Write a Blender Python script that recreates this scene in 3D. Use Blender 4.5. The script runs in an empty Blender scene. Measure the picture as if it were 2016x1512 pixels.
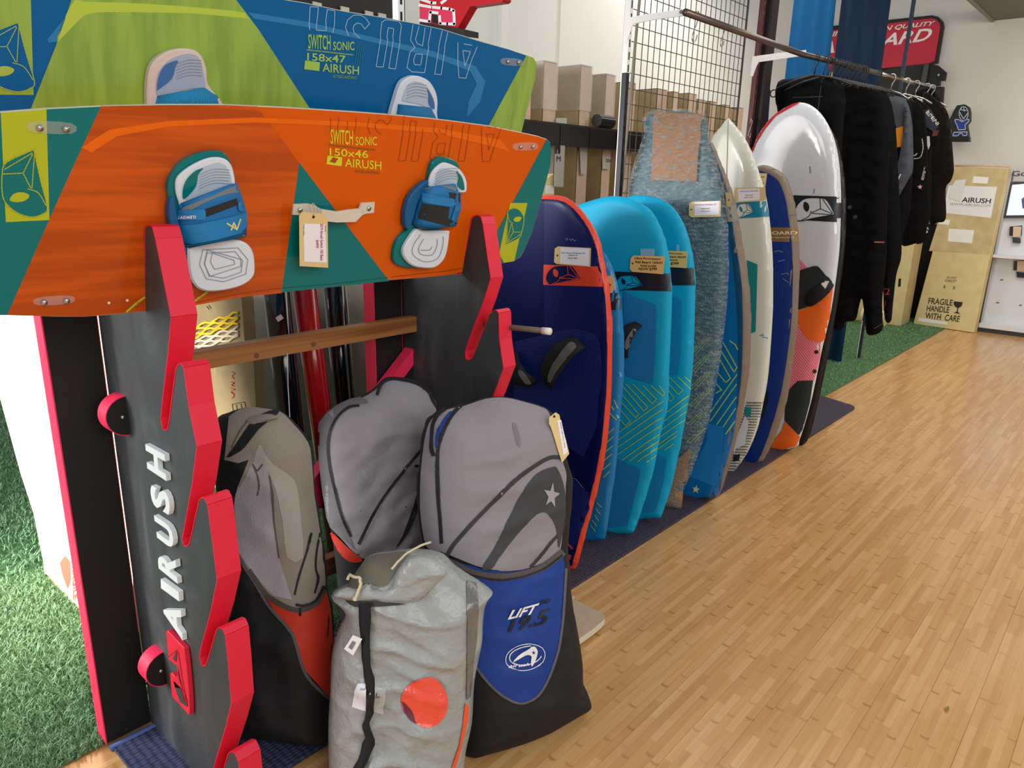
import bpy, bmesh, math, random
import numpy as np
from mathutils import Vector, Matrix
from mathutils.bvhtree import BVHTree
from mathutils.geometry import tessellate_polygon
random.seed(7); rng = np.random.default_rng(7)
SC = bpy.context.scene
COL = SC.collection

# ------------------------------------------------------------------ camera
FPX = 1440.0; CX = 1008.0; CY = 756.0; HCAM = 1.5
PITCH = math.atan(405/1440.0); ROLL = math.radians(1.35); YAW = math.radians(41.25)
_f0 = np.array([-math.sin(YAW), math.cos(YAW), 0.0]); _r0 = np.array([math.cos(YAW), math.sin(YAW), 0.0]); _u0 = np.array([0, 0, 1.0])
CF = _f0*math.cos(PITCH) - _u0*math.sin(PITCH); _u1 = _u0*math.cos(PITCH) + _f0*math.sin(PITCH)
CR = _r0*math.cos(ROLL) + _u1*math.sin(ROLL); CU = _u1*math.cos(ROLL) - _r0*math.sin(ROLL)
CO = np.array([0.0, 0.0, HCAM])
cam_d = bpy.data.cameras.new('camera'); cam = bpy.data.objects.new('camera', cam_d); COL.objects.link(cam)
cam.matrix_world = Matrix(((CR[0], CU[0], -CF[0], 0), (CR[1], CU[1], -CF[1], 0), (CR[2], CU[2], -CF[2], HCAM), (0, 0, 0, 1)))
cam_d.sensor_width = 36.0; cam_d.sensor_fit = 'HORIZONTAL'; cam_d.lens = FPX/2016.0*36.0
cam_d.clip_start = 0.05; cam_d.clip_end = 200
SC.camera = cam

# ------------------------------------------------------------------ world, lights, exposure
SC.view_settings.view_transform = 'Standard'; SC.view_settings.look = 'None'
SC.view_settings.gamma = 1.0; SC.view_settings.use_curve_mapping = False
SC.view_settings.exposure = 0.0
W = bpy.data.worlds.new('daylight'); SC.world = W; W.use_nodes = True
W.node_tree.nodes['Background'].inputs[0].default_value = (0.86, 0.93, 1.0, 1)
W.node_tree.nodes['Background'].inputs[1].default_value = 0.42

def area(name, loc, target, sx, sy, power, col=(1, 1, 1), spread=180):
    l = bpy.data.lights.new(name, 'AREA'); l.shape = 'RECTANGLE'; l.size = sx; l.size_y = sy
    l.energy = power; l.color = col; l.spread = math.radians(spread)
    o = bpy.data.objects.new(name, l); COL.objects.link(o); o.location = loc
    o.rotation_euler = (Vector(target) - Vector(loc)).to_track_quat('-Z', 'Y').to_euler()
    return o
area('shopfront_window_light', (-3.4, -2.4, 1.9), (-2.4, 1.0, 0.8), 3.0, 2.4, 125, (1.0, 0.98, 0.95))
area('side_door_daylight', (-3.1, -0.9, 1.3), (-2.8, 0.7, 0.8), 0.6, 1.5, 52, (1.0, 0.97, 0.92), 60)
area('entrance_daylight', (2.6, 0.2, 2.7), (-0.6, 2.4, 0.2), 3.0, 2.2, 100, (1.0, 0.96, 0.9))
area('ceiling_panel_light', (0.9, 4.6, 3.15), (0.4, 4.6, 0.0), 1.2, 6.5, 85, (1.0, 0.93, 0.82))
area('rear_ceiling_light', (-0.6, 8.0, 3.1), (-1.6, 9.0, 0.8), 1.6, 1.6, 48, (1.0, 0.95, 0.85))
area('aisle_ceiling_light', (-3.0, 6.5, 3.6), (-3.4, 6.0, 1.5), 1.2, 3.0, 42, (1.0, 0.96, 0.88))

# ------------------------------------------------------------------ projection helpers (photo pixel -> ray)
def ray(px, py):
    d = CF*FPX + CR*(px-CX) - CU*(py-CY); return d/np.linalg.norm(d)
class Plane:
    def __init__(s, P, N):
        s.P = np.array(P, float); s.N = np.array(N, float); s.N /= np.linalg.norm(s.N)
        if (CO - s.P) @ s.N < 0: s.N = -s.N
    def hit(s, px, py):
        d = ray(px, py); t = ((s.P-CO) @ s.N)/(d @ s.N); return CO + d*t, s.N
    def off(s, h): return Plane(s.P + s.N*h, s.N)
class Surf:
    def __init__(s, V, F):
        s.b = BVHTree.FromPolygons([tuple(v) for v in V], [tuple(int(i) for i in f) for f in F])
    def hit(s, px, py):
        d = ray(px, py); r = s.b.ray_cast(Vector(CO), Vector(d))
        if r[0] is None: return None, None
        n = np.array(r[1]);
        if n @ d > 0: n = -n
        return np.array(r[0]), n
def YP(Y): return Plane((0, Y, 0), (0, -1, 0))
def XP(X): return Plane((X, 0, 0), (1, 0, 0))
FLOOR = Plane((0, 0, 0), (0, 0, 1))
def lean_plane(a, b, deg):
    """vertical-ish plane through floor points a,b, leaning back away from the camera by deg"""
    a = np.array([a[0], a[1], 0.0]); b = np.array([b[0], b[1], 0.0]); u = (b-a)/np.linalg.norm(b-a)
    n = np.cross(u, [0, 0, 1.0])
    if n @ (CO-a) < 0: n = -n
    n[2] = 0; n /= np.linalg.norm(n)
    t = math.radians(deg)
    return Plane(a, n*math.cos(t) + np.array([0, 0, 1.0])*math.sin(t))

def cr(pts, k=5, closed=True):
    """Catmull-Rom resampling; a point given twice stays a sharp corner"""
    P = []; sharp = []
    for p in pts:
        if P and tuple(p) == tuple(P[-1]): sharp[-1] = True; continue
        P.append(tuple(p)); sharp.append(False)
    n = len(P); out = []
    rngs = range(n) if closed else range(n-1)
    A = [np.array(p, float) for p in P]
    for i in rngs:
        p1 = A[i]; p2 = A[(i+1) % n]
        p0 = A[i-1] if (closed or i > 0) else p1
        p3 = A[(i+2) % n] if (closed or i+2 < n) else p2
        if sharp[i]: p0 = p1 - (p2-p1)*0.5
        if sharp[(i+1) % n]: p3 = p2 + (p2-p1)*0.5
        for j in range(k):
            t = j/k
            out.append(0.5*((2*p1) + (-p0+p2)*t + (2*p0-5*p1+4*p2-p3)*t*t + (-p0+3*p1-3*p2+p3)*t**3))
    if not closed: out.append(A[-1])
    return [tuple(q) for q in out]

# ------------------------------------------------------------------ object helpers
ORG = {}
def link(o): COL.objects.link(o); return o
def T(name, label, cat, loc, group=None):
    o = bpy.data.objects.new(name, None); link(o); o.location = tuple(float(c) for c in loc)
    o.empty_display_size = 0.05
    o['label'] = label; o['category'] = cat
    if group: o['group'] = group
    ORG[o.name] = np.array(loc, float); return o
def mk(name, V, F, mats, parent=None, smooth=False, fm=None, label=None, cat=None, group=None, kind=None, org=None):
    V = np.asarray(V, float).reshape(-1, 3)
    if parent is not None: org = ORG[parent.name]
    elif org is None:
        lo = V.min(0); hi = V.max(0); org = np.array([(lo[0]+hi[0])/2, (lo[1]+hi[1])/2, lo[2]])
    m = bpy.data.meshes.new(name); m.from_pydata([tuple(v) for v in (V-org)], [], [tuple(int(i) for i in f) for f in F])
    if not isinstance(mats, (list, tuple)): mats = [mats]
    for a in mats: m.materials.append(a)
    if fm is not None: m.polygons.foreach_set('material_index', np.asarray(fm, dtype=np.int32))
    if smooth: m.polygons.foreach_set('use_smooth', [True]*len(m.polygons))
    m.update()
    o = bpy.data.objects.new(name, m); link(o)
    if parent is not None: o.parent = parent
    else: o.location = tuple(org)
    ORG[o.name] = np.array(org, float)
    if label: o['label'] = label
    if cat: o['category'] = cat
    if group: o['group'] = group
    if kind: o['kind'] = kind
    return o
class MB:
    def __init__(s): s.V = []; s.F = []; s.fm = []
    def add(s, V, F, m=0):
        b = len(s.V); s.V += [tuple(v) for v in V]; s.F += [tuple(i+b for i in f) for f in F]; s.fm += [m]*len(F); return s
    def box(s, lo, hi, m=0, bev=0.0):
        x0, y0, z0 = lo; x1, y1, z1 = hi
        V = [(x0,y0,z0),(x1,y0,z0),(x1,y1,z0),(x0,y1,z0),(x0,y0,z1),(x1,y0,z1),(x1,y1,z1),(x0,y1,z1)]
        return s.add(V, [(0,3,2,1),(4,5,6,7),(0,1,5,4),(1,2,6,5),(2,3,7,6),(3,0,4,7)], m)
    def tube(s, pts, r, n=8, m=0, caps=True):
        pts = [np.array(p, float) for p in pts]; b = len(s.V); k = len(pts)
        rr = r if isinstance(r, (list, tuple)) else [r]*k
        up = None
        for i, p in enumerate(pts):
            t = pts[min(i+1, k-1)] - pts[max(i-1, 0)]; t /= (np.linalg.norm(t)+1e-12)
            if up is None: up = np.array([0, 0, 1.0]) if abs(t[2]) < .9 else np.array([1.0, 0, 0])
            a = np.cross(t, up); a /= (np.linalg.norm(a)+1e-12); c = np.cross(a, t); up = c
            for j in range(n):
                w = 2*math.pi*j/n; s.V.append(tuple(p + rr[i]*(a*math.cos(w) + c*math.sin(w))))
        for i in range(k-1):
            for j in range(n):
                s.F.append((b+i*n+j, b+i*n+(j+1) % n, b+(i+1)*n+(j+1) % n, b+(i+1)*n+j)); s.fm.append(m)
        if caps:
            s.F.append(tuple(b+j for j in range(n))[::-1]); s.fm.append(m)
            s.F.append(tuple(b+(k-1)*n+j for j in range(n))); s.fm.append(m)
        return s
    def build(s, name, mats, parent=None, **kw): return mk(name, s.V, s.F, mats, parent, fm=s.fm, **kw)
def tri(poly2):
    return [tuple(t) for t in tessellate_polygon([[Vector((p[0], p[1], 0)) for p in poly2]])]
def slab(name, P3, N, t, mats, parent=None, bev=0.0, **kw):
    """extrude a planar 3D outline by t along -N (front stays at the outline); mats front/side"""
    P = np.asarray(P3, float); N = np.array(N, float); N /= np.linalg.norm(N); n = len(P)
    a = np.cross(N, [0, 0, 1.0]);
    if np.linalg.norm(a) < .1: a = np.array([1.0, 0, 0])
    a /= np.linalg.norm(a); c = np.cross(N, a)
    p2 = np.stack([P@a, P@c], 1)
    area_ = 0.5*np.sum(p2[:, 0]*np.roll(p2[:, 1], -1) - np.roll(p2[:, 0], -1)*p2[:, 1])
    sg = 1 if area_ > 0 else -1
    tn = np.roll(p2, -1, 0) - np.roll(p2, 1, 0); tn /= (np.linalg.norm(tn, axis=1)[:, None]+1e-9)
    inw = np.stack([-tn[:, 1], tn[:, 0]], 1)*sg
    inw3 = inw[:, :1]*a + inw[:, 1:]*c
    F2 = tri(p2); V = []; F = []; fm = []
    two = isinstance(mats, (list, tuple)) and len(mats) > 1
    rings = [P + inw3*bev, P - N*bev, P - N*(t-bev), P - N*t + inw3*bev] if bev else [P, P-N*t]
    V = np.concatenate(rings); k = len(rings)
    for f in F2: F.append(f); fm.append(0)
    for f in F2: F.append(tuple(i+(k-1)*n for i in f[::-1])); fm.append(0)
    for r_ in range(k-1):
        for i in range(n):
            j = (i+1) % n; F.append((r_*n+i, (r_+1)*n+i, (r_+1)*n+j, r_*n+j)); fm.append(1 if two else 0)
    o = mk(name, V, F, mats, parent, fm=fm, **kw)
    b = bmesh.new(); b.from_mesh(o.data); bmesh.ops.recalc_face_normals(b, faces=b.faces); b.to_mesh(o.data); b.free()
    return o, Surf(V, F)
def pxslab(name, pts, pl, t, mats, parent=None, h=0.0, bev=0.0, **kw):
    """slab whose front outline is the pixel outline on plane pl raised by h, thickness t"""
    q = pl.off(h) if h else pl
    return slab(name, [q.hit(*p)[0] for p in pts], q.N, t, mats, parent, bev, **kw)
def grid2d(poly, step):
    b = bmesh.new(); vs = [b.verts.new((p[0], p[1], 0)) for p in poly]
    for t in tri(poly):
        try: b.faces.new([vs[i] for i in t])
        except Exception: pass
    P = np.array(poly); lo = P.min(0); hi = P.max(0)
    for ax in (0, 1):
        c = lo[ax] + step*0.5
        while c < hi[ax]:
            co = [0, 0, 0]; no = [0, 0, 0]; co[ax] = c; no[ax] = 1
            bmesh.ops.bisect_plane(b, geom=b.verts[:]+b.edges[:]+b.faces[:], plane_co=co, plane_no=no, dist=1e-6); c += step
    b.verts.index_update()
    V = np.array([v.co[:2] for v in b.verts]); F = [tuple(v.index for v in f.verts) for f in b.faces]; b.free()
    return V, F
def smooth01(x): return x*x*(3-2*x)
def puff(name, pts, pl, T_, w, mats, parent=None, step=0.02, wr=0.0, wf=8.0, back=1.0, seed=0, prof='round', fn=None, **kw):
    """inflate a pixel outline on plane pl: half thickness T_ reached w metres inside the outline"""
    N = pl.N; a = np.cross([0, 0, 1.0], N); a /= np.linalg.norm(a); c = np.cross(N, a)
    P3 = np.array([pl.hit(*p)[0] for p in pts]); O = P3.mean(0)
    p2 = np.stack([(P3-O)@a, (P3-O)@c], 1)
    V2, F = grid2d([tuple(q) for q in p2], step)
    A = p2; B = np.roll(p2, -1, 0); d = np.full(len(V2), 1e9)
    for s in range(len(A)):
        ab = B[s]-A[s]; L = ab@ab+1e-12; t = np.clip(((V2-A[s])@ab)/L, 0, 1)
        d = np.minimum(d, np.linalg.norm(V2-(A[s]+t[:, None]*ab), axis=1))
    edge = d < 1e-5; x = np.clip(d/w, 0, 1)
    h = np.sqrt(np.clip(1-(1-x)**2, 0, 1)) if prof == 'round' else smooth01(x)
    if wr:
        r2 = np.random.default_rng(seed); nz = np.zeros(len(V2))
        for k in range(9):
            th = r2.uniform(0, 6.28); fr = wf*r2.uniform(.6, 3.0); ph = r2.uniform(0, 6.28)
            u = V2[:, 0]*math.cos(th)+V2[:, 1]*math.sin(th); v = -V2[:, 0]*math.sin(th)+V2[:, 1]*math.cos(th)
            nz += (1-np.abs(np.sin(u*fr+ph+1.3*np.sin(v*fr*.45+ph*2))))**2/(1+k*.25)
        nz = nz/nz.std() - nz.mean()/nz.std()
        h = h*(1 + 0*nz) + np.minimum(x, 1)*nz*wr/T_
    if fn is not None: h = h*fn(V2, A)
    Pf = O + V2[:, :1]*a + V2[:, 1:]*c
    Vf = Pf + N*(h*T_)[:, None]; Vb = Pf - N*(np.where(edge, 0, h)*T_*back)[:, None]
    idx = np.full(len(V2), -1); kk = 0; ext = []
    for i in range(len(V2)):
        if edge[i]: idx[i] = i
        else: idx[i] = len(V2)+kk; kk += 1; ext.append(Vb[i])
    Vf[edge] = Pf[edge]
    V = np.concatenate([Vf, np.array(ext).reshape(-1, 3)])
    F2 = [f for f in F] + [tuple(idx[i] for i in f[::-1]) for f in F]
    o = mk(name, V, F2, mats, parent, smooth=True, **kw)
    b = bmesh.new(); b.from_mesh(o.data); bmesh.ops.recalc_face_normals(b, faces=b.faces); b.to_mesh(o.data); b.free()
    return o, Surf(V, F2)
def _proj(V2, F, sf, off):
    out = []; ok = []
    for p in V2:
        h, n = sf.hit(float(p[0]), float(p[1]))
        if h is None: out.append((0, 0, 0)); ok.append(False)
        else: out.append(h + n*off); ok.append(True)
    F2 = [f for f in F if all(ok[i] for i in f)]
    used = sorted({i for f in F2 for i in f}); mp = {i: k for k, i in enumerate(used)}
    return [out[i] for i in used], [tuple(mp[i] for i in f) for f in F2]
def decal(name, polys, sf, mat, parent, off=0.0008, step=14, **kw):
    if len(polys) > 1:
        for p in polys: decal(name, [p], sf, mat, parent, off, step, **kw)
        return None
    mb = MB()
    for p in polys:
        if isinstance(sf, Plane): V2 = np.array(p, float); F = tri(p)
        else: V2, F = grid2d(p, step)
        V, F = _proj(V2, F, sf, off); mb.add(V, F)
    if not mb.F: print('EMPTY decal', name); return None
    o = mb.build(name, mat, parent, smooth=not isinstance(sf, Plane), **kw); _flip(o); return o
def _flip(o):
    m = o.data; org = ORG[o.name]; c = Vector(CO-org)
    fl = [p.index for p in m.polygons if (c-p.center).dot(p.normal) < 0]
    if len(fl) == len(m.polygons): m.flip_normals()
    elif fl:
        b = bmesh.new(); b.from_mesh(m); b.faces.ensure_lookup_table(); bmesh.ops.reverse_faces(b, faces=[b.faces[i] for i in fl]); b.to_mesh(m); b.free()
def rib(pts, w):
    """2D ribbon quads along a polyline (list of quads)"""
    out = []
    for (x0, y0), (x1, y1) in zip(pts[:-1], pts[1:]):
        L = math.hypot(x1-x0, y1-y0)
        if L < 1e-6: continue
        nx, ny = -(y1-y0)/L*w/2, (x1-x0)/L*w/2; ex, ey = (x1-x0)/L*w*.3, (y1-y0)/L*w*.3
        out.append([(x0+nx-ex, y0+ny-ey), (x1+nx+ex, y1+ny+ey), (x1-nx+ex, y1-ny+ey), (x0-nx-ex, y0-ny-ey)])
    return out
def strokes(name, lines, w, sf, mat, parent, off=0.0012, seg=14, **kw):
    if 1 < len(lines) <= 26:
        for l in lines: strokes(name, [l], w, sf, mat, parent, off, seg, **kw)
        return None
    if len(lines) > 26: kw['kind'] = 'stuff'
    Q = []
    for ln in lines:
        l2 = [ln[0]]
        for a, b in zip(ln[:-1], ln[1:]):
            n = max(1, int(math.hypot(b[0]-a[0], b[1]-a[1])/seg))
            for k in range(1, n+1): l2.append((a[0]+(b[0]-a[0])*k/n, a[1]+(b[1]-a[1])*k/n))
        Q += rib(l2, w)
    mb = MB()
    for q in Q:
        V, F = _proj(np.array(q), [(0, 1, 2, 3)], sf, off); mb.add(V, F)
    if not mb.F: print('EMPTY strokes', name); return None
    o = mb.build(name, mat, parent, **kw); _flip(o); return o
_TX = {}
def txmesh(s, bold, shear):
    k = (s, bold, shear)
    if k in _TX: return _TX[k]
    c = bpy.data.curves.new('t', 'FONT'); c.body = s; c.offset = bold; c.resolution_u = 3; c.shear = shear; c.align_x = 'CENTER'
    o = bpy.data.objects.new('t', c); m = bpy.data.meshes.new_from_object(o)
    V = np.array([v.co[:2] for v in m.vertices]); F = [tuple(p.vertices) for p in m.polygons]
    bpy.data.objects.remove(o); bpy.data.meshes.remove(m); bpy.data.curves.remove(c)
    lo = V.min(0); hi = V.max(0); V = (V-lo)/(hi-lo)
    _TX[k] = (V, F); return V, F
def text(name, items, sf, mat, parent, bold=0.0, shear=0.0, off=0.0014, **kw):
    """items: list of (string, [TL, TR, BR, BL]) in photo pixels"""
    mb = MB()
    for s, q in items:
        V, F = txmesh(s, bold, shear); tl, tr, br, bl = [np.array(p, float) for p in q]
        u = V[:, :1]; v = V[:, 1:]
        P = (bl*(1-u)+br*u)*(1-v) + (tl*(1-u)+tr*u)*v
        V3, F3 = _proj(P, F, sf, off); mb.add(V3, F3)
    if not mb.F: print('EMPTY text', name); return None
    o = mb.build(name, mat, parent, **kw); _flip(o); return o

# ------------------------------------------------------------------ materials
def lin(h):
    h = h.lstrip('#'); c = [int(h[i:i+2], 16)/255 for i in (0, 2, 4)]
    return tuple((x/12.92 if x <= .04045 else ((x+.055)/1.055)**2.4) for x in c) + (1,)
_MC = {}
class NT:
    def __init__(s, m): s.t = m.node_tree; s.n = s.t.nodes
    def new(s, typ, **kw):
        x = s.n.new(typ)
        for k, v in kw.items(): setattr(x, k, v)
        return x
    def l(s, a, b): s.t.links.new(a, b)
def M(hexc, rough=0.5, metal=0.0, bump=None, var=None, coat=0.0, sheen=0.0, emis=0.0, alpha=1.0, spec=0.5, name=None, trans=0.0, ior=1.45):
    key = (hexc, rough, metal, bump, var, coat, sheen, emis, alpha, spec, trans)
    if key in _MC: return _MC[key]
    m = bpy.data.materials.new(name or ('paint_'+hexc.strip('#'))); m.use_nodes = True; nt = NT(m); p = nt.n['Principled BSDF']
    p.inputs['Base Color'].default_value = lin(hexc); p.inputs['Roughness'].default_value = rough
    p.inputs['Metallic'].default_value = metal; p.inputs['Coat Weight'].default_value = coat; p.inputs['Coat Roughness'].default_value = 0.08
    p.inputs['Sheen Weight'].default_value = sheen; p.inputs['Specular IOR Level'].default_value = spec
    p.inputs['Alpha'].default_value = alpha; p.inputs['Transmission Weight'].default_value = trans; p.inputs['IOR'].default_value = ior
    if emis: p.inputs['Emission Color'].default_value = lin(hexc); p.inputs['Emission Strength'].default_value = emis
    g = None
    if bump or var: g = nt.new('ShaderNodeNewGeometry')
    if var:   # (scale, amount, stretch xyz)
        mp = nt.new('ShaderNodeMapping'); nt.l(g.outputs['Position'], mp.inputs[0]); mp.inputs['Scale'].default_value = var[2] if len(var) > 2 else (1, 1, 1)
        nz = nt.new('ShaderNodeTexNoise'); nz.inputs['Scale'].default_value = var[0]; nz.inputs['Detail'].default_value = 5; nt.l(mp.outputs[0], nz.inputs['Vector'])
        rp = nt.new('ShaderNodeMapRange'); rp.inputs[1].default_value = .3; rp.inputs[2].default_value = .7; rp.inputs[3].default_value = 1-var[1]; rp.inputs[4].default_value = 1+var[1]
        nt.l(nz.outputs[0], rp.inputs[0]); mx = nt.new('ShaderNodeVectorMath', operation='SCALE'); mx.inputs[0].default_value = lin(hexc)[:3]
        nt.l(rp.outputs[0], mx.inputs['Scale']); nt.l(mx.outputs[0], p.inputs['Base Color'])
    if bump:  # (kind, scale, strength, distance)
        bp = nt.new('ShaderNodeBump'); bp.inputs['Strength'].default_value = bump[2]; bp.inputs['Distance'].default_value = bump[3] if len(bump) > 3 else .002
        if bump[0] == 'noise': tx = nt.new('ShaderNodeTexNoise'); tx.inputs['Detail'].default_value = 4; o = tx.outputs[0]
        elif bump[0] == 'cell': tx = nt.new('ShaderNodeTexVoronoi'); tx.feature = 'DISTANCE_TO_EDGE'; o = tx.outputs[0]
        elif bump[0] == 'bubble': tx = nt.new('ShaderNodeTexVoronoi'); o = tx.outputs[0]
        else: tx = nt.new('ShaderNodeTexWave'); tx.bands_direction = bump[0]; o = tx.outputs[1]
        tx.inputs['Scale'].default_value = bump[1]; nt.l(g.outputs['Position'], tx.inputs['Vector']); nt.l(o, bp.inputs['Height']); nt.l(bp.outputs[0], p.inputs['Normal'])
    _MC[key] = m; return m
def custom(name):
    m = bpy.data.materials.new(name); m.use_nodes = True; nt = NT(m); return m, nt, nt.n['Principled BSDF'], nt.new('ShaderNodeNewGeometry')
def ramp(nt, fac, stops):
    r = nt.new('ShaderNodeValToRGB'); nt.l(fac, r.inputs[0]); e = r.color_ramp.elements
    while len(e) < len(stops): e.new(0.5)
    for i, (p, c) in enumerate(stops): e[i].position = p; e[i].color = lin(c) if isinstance(c, str) else (c, c, c, 1)
    return r
def mix(nt, fac, a, b, mode='MIX'):
    x = nt.new('ShaderNodeMix', data_type='RGBA', blend_type=mode)
    if isinstance(fac, (int, float)): x.inputs[0].default_value = fac
    else: nt.l(fac, x.inputs[0])
    for s, v in ((6, a), (7, b)):
        if isinstance(v, str): x.inputs[s].default_value = lin(v)
        else: nt.l(v, x.inputs[s])
    return x.outputs[2]

# bamboo floor: narrow strips along Y with knuckles
def bamboo():
    m, nt, p, g = custom('bamboo_planks')
    sp = nt.new('ShaderNodeSeparateXYZ'); nt.l(g.outputs['Position'], sp.inputs[0])
    def mth(op, a, b=None, c=None):
        x = nt.new('ShaderNodeMath', operation=op)
        for k, v in enumerate((a, b, c)):
            if v is None: continue
            if isinstance(v, (int, float)): x.inputs[k].default_value = v
            else: nt.l(v, x.inputs[k])
        return x.outputs[0]
    rx = mth('DIVIDE', sp.outputs[0], 0.0234); row = mth('FLOOR', rx); fx = mth('FRACT', rx)
    wn = nt.new('ShaderNodeTexWhiteNoise', noise_dimensions='1D'); nt.l(row, wn.inputs['W'])
    ty = mth('ADD', mth('DIVIDE', sp.outputs[1], 0.31), mth('MULTIPLY', wn.outputs[0], 7.3)); seg = mth('FLOOR', ty); fy = mth('FRACT', ty)
    cb = nt.new('ShaderNodeCombineXYZ'); nt.l(row, cb.inputs[0]); nt.l(seg, cb.inputs[1])
    w2 = nt.new('ShaderNodeTexWhiteNoise', noise_dimensions='2D'); nt.l(cb.outputs[0], w2.inputs['Vector'])
    r = ramp(nt, w2.outputs[0], [(.0, '#B98750'), (.45, '#CC9C62'), (1.0, '#DBB07A')])
    mp = nt.new('ShaderNodeMapping'); mp.inputs['Scale'].default_value = (70, 2.0, 1); nt.l(g.outputs['Position'], mp.inputs[0])
    nz = nt.new('ShaderNodeTexNoise'); nz.inputs['Scale'].default_value = 1.0; nz.inputs['Detail'].default_value = 4; nt.l(mp.outputs[0], nz.inputs['Vector'])
    r3 = ramp(nt, nz.outputs[0], [(.3, '#BE8B54'), (.7, '#D6A970')])
    c = mix(nt, 0.45, r.outputs[0], r3.outputs[0])
    # knuckle: darker band across the strip, curved a little
    bow = mth('MULTIPLY', mth('POWER', mth('ABSOLUTE', mth('SUBTRACT', fx, 0.5)), 2.0), 0.05)
    d = mth('ABSOLUTE', mth('SUBTRACT', mth('SUBTRACT', fy, 0.5), bow))
    kr = ramp(nt, d, [(.0, 0.75), (.028, 0.0)])
    w3 = nt.new('ShaderNodeTexWhiteNoise', noise_dimensions='2D'); ad = nt.new('ShaderNodeVectorMath', operation='ADD'); ad.inputs[1].default_value = (13.7, 5.1, 0); nt.l(cb.outputs[0], ad.inputs[0]); nt.l(ad.outputs[0], w3.inputs['Vector'])
    c = mix(nt, mth('MULTIPLY', kr.outputs[0], w3.outputs[0]), c, '#8A5A2C')
    e = mth('ABSOLUTE', mth('SUBTRACT', fx, 0.5)); er = ramp(nt, e, [(.462, 0.0), (.5, 0.42)])
    c = mix(nt, er.outputs[0], c, '#96683A')
    nt.l(c, p.inputs['Base Color'])
    n2 = nt.new('ShaderNodeTexNoise'); n2.inputs['Scale'].default_value = 3; nt.l(g.outputs['Position'], n2.inputs['Vector'])
    r2 = nt.new('ShaderNodeMapRange'); r2.inputs[3].default_value = .16; r2.inputs[4].default_value = .30; nt.l(n2.outputs[0], r2.inputs[0]); nt.l(r2.outputs[0], p.inputs['Roughness'])
    bp = nt.new('ShaderNodeBump'); bp.inputs['Strength'].default_value = .12; bp.inputs['Distance'].default_value = .001; nt.l(nz.outputs[0], bp.inputs['Height']); nt.l(bp.outputs[0], p.inputs['Normal'])
    return m
BAMBOO = bamboo()
def matweave():
    m, nt, p, g = custom('woven_rubber_mat')
    mp = nt.new('ShaderNodeMapping'); mp.inputs['Scale'].default_value = (90, 52, 1); nt.l(g.outputs['Position'], mp.inputs[0])
    ck = nt.new('ShaderNodeTexVoronoi'); ck.inputs['Scale'].default_value = 1.0; ck.inputs['Randomness'].default_value = .25; nt.l(mp.outputs[0], ck.inputs['Vector'])
    r = ramp(nt, ck.outputs[0], [(.1, '#4E5680'), (.65, '#20233C')])
    nz = nt.new('ShaderNodeTexNoise'); nz.inputs['Scale'].default_value = 2.5; nt.l(g.outputs['Position'], nz.inputs['Vector'])
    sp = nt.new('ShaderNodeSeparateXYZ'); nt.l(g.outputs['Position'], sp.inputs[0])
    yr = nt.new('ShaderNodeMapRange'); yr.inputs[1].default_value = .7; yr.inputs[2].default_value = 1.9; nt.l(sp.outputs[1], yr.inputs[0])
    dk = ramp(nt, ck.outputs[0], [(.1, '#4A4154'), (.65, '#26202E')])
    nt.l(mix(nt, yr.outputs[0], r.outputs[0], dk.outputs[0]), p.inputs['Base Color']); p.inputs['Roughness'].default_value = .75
    bp = nt.new('ShaderNodeBump'); bp.invert = True; bp.inputs['Strength'].default_value = .8; bp.inputs['Distance'].default_value = .003; nt.l(ck.outputs[0], bp.inputs['Height']); nt.l(bp.outputs[0], p.inputs['Normal'])
    return m
MATW = matweave()
def grassmat(base, hi, name):
    m, nt, p, g = custom(name)
    nz = nt.new('ShaderNodeTexNoise'); nz.inputs['Scale'].default_value = 55; nz.inputs['Detail'].default_value = 6; nt.l(g.outputs['Position'], nz.inputs['Vector'])
    r = ramp(nt, nz.outputs[0], [(.35, base), (.65, hi)]); nt.l(r.outputs[0], p.inputs['Base Color']); p.inputs['Roughness'].default_value = .6
    bp = nt.new('ShaderNodeBump'); bp.inputs['Strength'].default_value = 1.0; bp.inputs['Distance'].default_value = .01; nt.l(nz.outputs[0], bp.inputs['Height']); nt.l(bp.outputs[0], p.inputs['Normal'])
    return m
GRASS = grassmat('#2E5230', '#4F7E4A', 'turf_base'); BLADE = grassmat('#4F7F50', '#8DB48C', 'turf_blades')
def cardboard(c1, c2, name):
    m, nt, p, g = custom(name)
    nz = nt.new('ShaderNodeTexNoise'); nz.inputs['Scale'].default_value = 9; nz.inputs['Detail'].default_value = 6; nt.l(g.outputs['Position'], nz.inputs['Vector'])
    r = ramp(nt, nz.outputs[0], [(.3, c1), (.7, c2)]); nt.l(r.outputs[0], p.inputs['Base Color']); p.inputs['Roughness'].default_value = .72
    bp = nt.new('ShaderNodeBump'); bp.inputs['Strength'].default_value = .15; bp.inputs['Distance'].default_value = .004; nt.l(nz.outputs[0], bp.inputs['Height']); nt.l(bp.outputs[0], p.inputs['Normal'])
    return m
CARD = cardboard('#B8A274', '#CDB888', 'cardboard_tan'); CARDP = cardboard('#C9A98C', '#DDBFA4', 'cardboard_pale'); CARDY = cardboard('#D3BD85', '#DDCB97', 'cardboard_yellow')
CARDW = cardboard('#EBC9A4', '#F4D8B8', 'cardboard_lit')
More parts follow.
